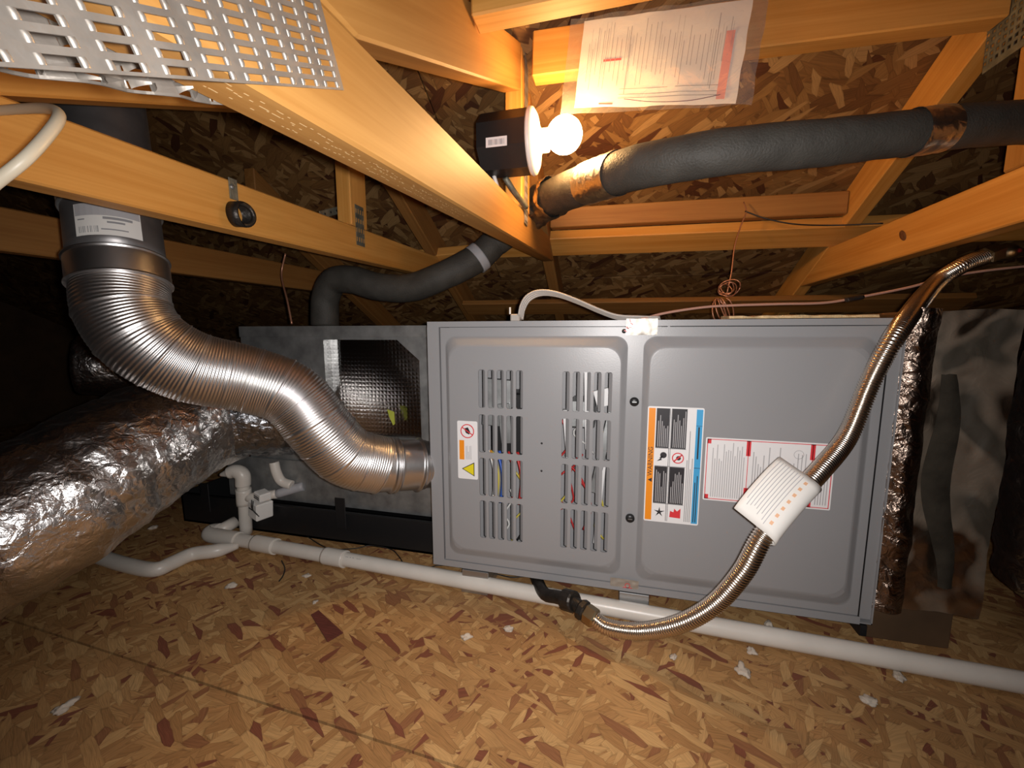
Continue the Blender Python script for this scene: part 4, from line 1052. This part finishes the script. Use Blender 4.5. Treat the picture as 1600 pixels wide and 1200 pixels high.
# ------------------------------------------------------------------ wires and small fittings
o = tube('cable', [U(-60, 330, D=.30), U(-10, 288, D=.30), U(40, 248, D=.305), U(75, 210, D=.32), U(92, 184, D=.335), U(85, 172, D=.35), U(60, 169, D=.37), U(20, 171, D=.39), U(-40, 176, D=.41)], .0042, M_cable, None, 14, .004)
tag(o, 'thick cream cable looping in at the upper left edge', 'cable')
rc_ = thing('ribbon_cable', 'flat grey multi-strand cable arching from the clamp on the furnace top', 'cable', (-.15, .80, FT))
pts = [U(812, 494, Y=.803), U(815, 478, Y=.805), U(824, 463, Y=.808), U(842, 455, Y=.81), U(868, 457, Y=.81), U(900, 468, Y=.81), U(935, 483, Y=.81), U(965, 493, Y=.81), U(1000, 495, Y=.812), U(1030, 496, Y=.815)]
for k in range(4):
    dz = V3((.0012*k, .0055*(k-1.5), -.0022*k)); tube('strand', [p+dz for p in pts], .0024, M_ribbon, rc_, 8, .006)
o = tube('wire', [U(1002, 499, Y=.80), U(1040, 489, Y=.82), U(1100, 480, Y=.85), U(1150, 477, Y=.87), U(1220, 475, Y=.90), U(1290, 473, Y=.93), U(1350, 463, Y=.95), U(1420, 449, Y=.97), U(1480, 433, Y=.99), U(1540, 423, Y=1.0), U(1640, 412, Y=1.02)], .0025, M_pinkwire, None, 8, .01)
tag(o, 'thin pinkish thermostat wire running right above the furnace top', 'wire')
o = tube('wire_splice', [U(1322, 469, Y=.935), U(1348, 464, Y=.945)], .0045, M_black, None, 10, .005); tag(o, 'black tape splice on the pinkish wire', 'splice')
hw = thing('hanging_wire', 'thin dark wire hanging from the furring board, ending in a knotted coil', 'wire', U(1165, 325, Y=1.26))
tube('strand', [U(1162, 316, Y=1.29), U(1166, 331, Y=1.27), U(1158, 352, Y=1.25), U(1148, 385, Y=1.22), U(1143, 425, Y=1.2), U(1136, 458, Y=1.19)], .0016, M_copper, hw, 8, .01)
tube('strand', [U(1164, 330, Y=1.27), U(1195, 341, Y=1.26), U(1240, 350, Y=1.25), U(1300, 352, Y=1.25), U(1380, 349, Y=1.2)], .0018, M_wireblack, hw, 8, .01)
cpt = U(1137, 455, Y=1.18)
for k in range(4):
    r = .020+.003*k; cc = cpt+V3((.005*k-.006, .004*k, .004+.006*(k % 2)))
    tube('coil_loop', [cc+V3((r*math.cos(a)*.8, .01*math.sin(2*a+k), r*.7*math.sin(a))) for a in np.linspace(0, 6.28, 13)], .0014, M_copper, hw, 6, .008)
kb = U(1130, 480, Y=1.12)
for k in range(5):
    tube('coil_loop', [kb+V3((.014*math.cos(a+k)+.006*(k-2), .01*math.sin(a*1.3+k), .028*math.sin(a+.4*k)-.006)) for a in np.linspace(0, 5.5, 9)], .0014, M_copper, hw, 6, .006)
o = tube('wire', [U(446, 396, Y=1.05), U(440, 430, Y=1.05), U(449, 470, Y=1.0), U(456, 506, Y=.98)], .0026, M_copper, None, 8, .008)
tag(o, 'bare copper wire hanging to the coil case top', 'wire')
st = board('perforated_strap', U(500, 336, X=XB-.05), U(541, 325, X=XB-.05), .0012, .016, M_plate_old, None, bev=.0003); tag(st, 'short perforated steel strap by the upright of the left truss', 'strap')
stm = frame(U(500, 336, X=XB-.05), U(541, 325, X=XB-.05))
for k in range(4): lathe('strap_hole', [(.0028, 0), (.0026, .0004)], M_black, st, Matrix.Translation(U(508+9*k, 334-2.4*k, X=XB-.0485)) @ axis_m((0, 0, 0), (1, 0, 0)), 8)
# steel ring hanger on the left chord
rg = thing('pipe_hanger', 'dark steel ring hanger fixed to the side of the left truss', 'hanger', U(378, 334, X=XB))
rcn = U(380, 335, X=XB+.016); rr_ = .0165
tube('ring', [rcn+V3((.004*math.cos(a), rr_*math.cos(a), rr_*math.sin(a))) for a in np.linspace(0, 6.2832, 25)], .0038, M_black_iron, rg, 10, .004, False)
lathe('ring_band', [(rr_+.003, -.015), (rr_+.003, .003), (rr_, .003), (rr_, -.015)], M_black_iron, rg, axis_m(rcn, (1, .25, 0)), 28)
ta, tb_ = U(363, 279, X=XB+.0015), U(366, 312, X=XB+.0015)
o = board('tab', ta, tb_, .002, .015, M_plate_old, rg, up=V3((0, 1, 0)), bev=.0004)
lathe('screw', [(.004, 0), (.003, .002), (.0008, .0026)], M_galv, rg, axis_m(U(362, 292, X=XB+.002), (1, 0, 0)), 10)
# fine black wires behind the drain pipe
for lb, pts in (('thin black wires tangled on the floor below the drain pan', [(480, 838), (500, 851), (520, 858), (555, 857), (580, 852), (610, 858), (622, 868), (630, 880)]),
                ('thin black wire running along the foot of the furnace', [(660, 895), (680, 884), (705, 884), (725, 888), (755, 892), (780, 898), (800, 902), (825, 900)]),
                ('loose black wire end on the floor in front of the drain pipe', [(440, 876), (445, 888), (442, 900), (436, 908)])):
    o = tube('wire', [U(x, y, Z=FZ+.003) for x, y in pts], .0015, M_wireblack, None, 6, .008); tag(o, lb, 'wire')
# crumbs and a wood chip
crumbs = [((240, 826), .012, 'white crumb on the floor left of the drain elbow'), ((360, 917), .011, 'white crumb in front of the bent pipe end'), ((480, 901), .010, 'white crumb below the drain coupling'), ((100, 1108), .014, 'white crumb in the dark lower left of the floor'),
          ((492, 942), .006, 'tiny white crumb above the dark wood chip'), ((728, 996), .010, 'pale crumb midway between the wood chip and the gas hose'), ((795, 984), .009, 'white crumb just left of the hose fittings'), ((1052, 1028), .008, 'small white crumb below the lowest bend of the hose'),
          ((1160, 1050), .015, 'largest white crumb, in front of the drain pipe'), ((1174, 1019), .010, 'white crumb touching the drain pipe'), ((1200, 976), .010, 'white crumb between the furnace and the drain pipe'), ((1406, 1061), .011, 'white crumb at right close to the drain pipe'), ((1360, 1097), .011, 'white crumb at right, nearest to the viewer')]
for (x, y), r, lb in crumbs:
    bm = bmesh.new(); bmesh.ops.create_icosphere(bm, subdivisions=3, radius=r)
    for v in bm.verts:
        n_ = noise.noise(v.co*(.9/r)+V3((x, y, 0)))+.6*noise.noise(v.co*(2.2/r)+V3((y, x, 0))); v.co = V3((v.co.x*(.9+.7*n_), v.co.y*(.65+.6*n_), max(-r*.25, v.co.z*.4*(1+n_))))
    p = U(x, y, Z=FZ); o = bmo('crumb', bm, M_crumb, None, True, Matrix.Translation((p.x, p.y, FZ+r*.25)) @ Matrix.Rotation(x*.7, 4, 'Z')); tag(o, lb, 'crumb', 'white crumbs on the floor')
c4 = [U(*p, Z=FZ) for p in ((486, 962), (498, 955), (536, 990), (512, 1004))]
V = [V3((p.x, p.y, FZ+.0006)) for p in c4]+[V3((p.x, p.y, FZ+.0026)) for p in c4]
o = mesh('wood_chip', V, [(3, 2, 1, 0), (4, 5, 6, 7), (0, 1, 5, 4), (1, 2, 6, 5), (2, 3, 7, 6), (3, 0, 4, 7)], M_chip); tag(o, 'dark red-brown wood chip lying on the floor', 'wood chip')
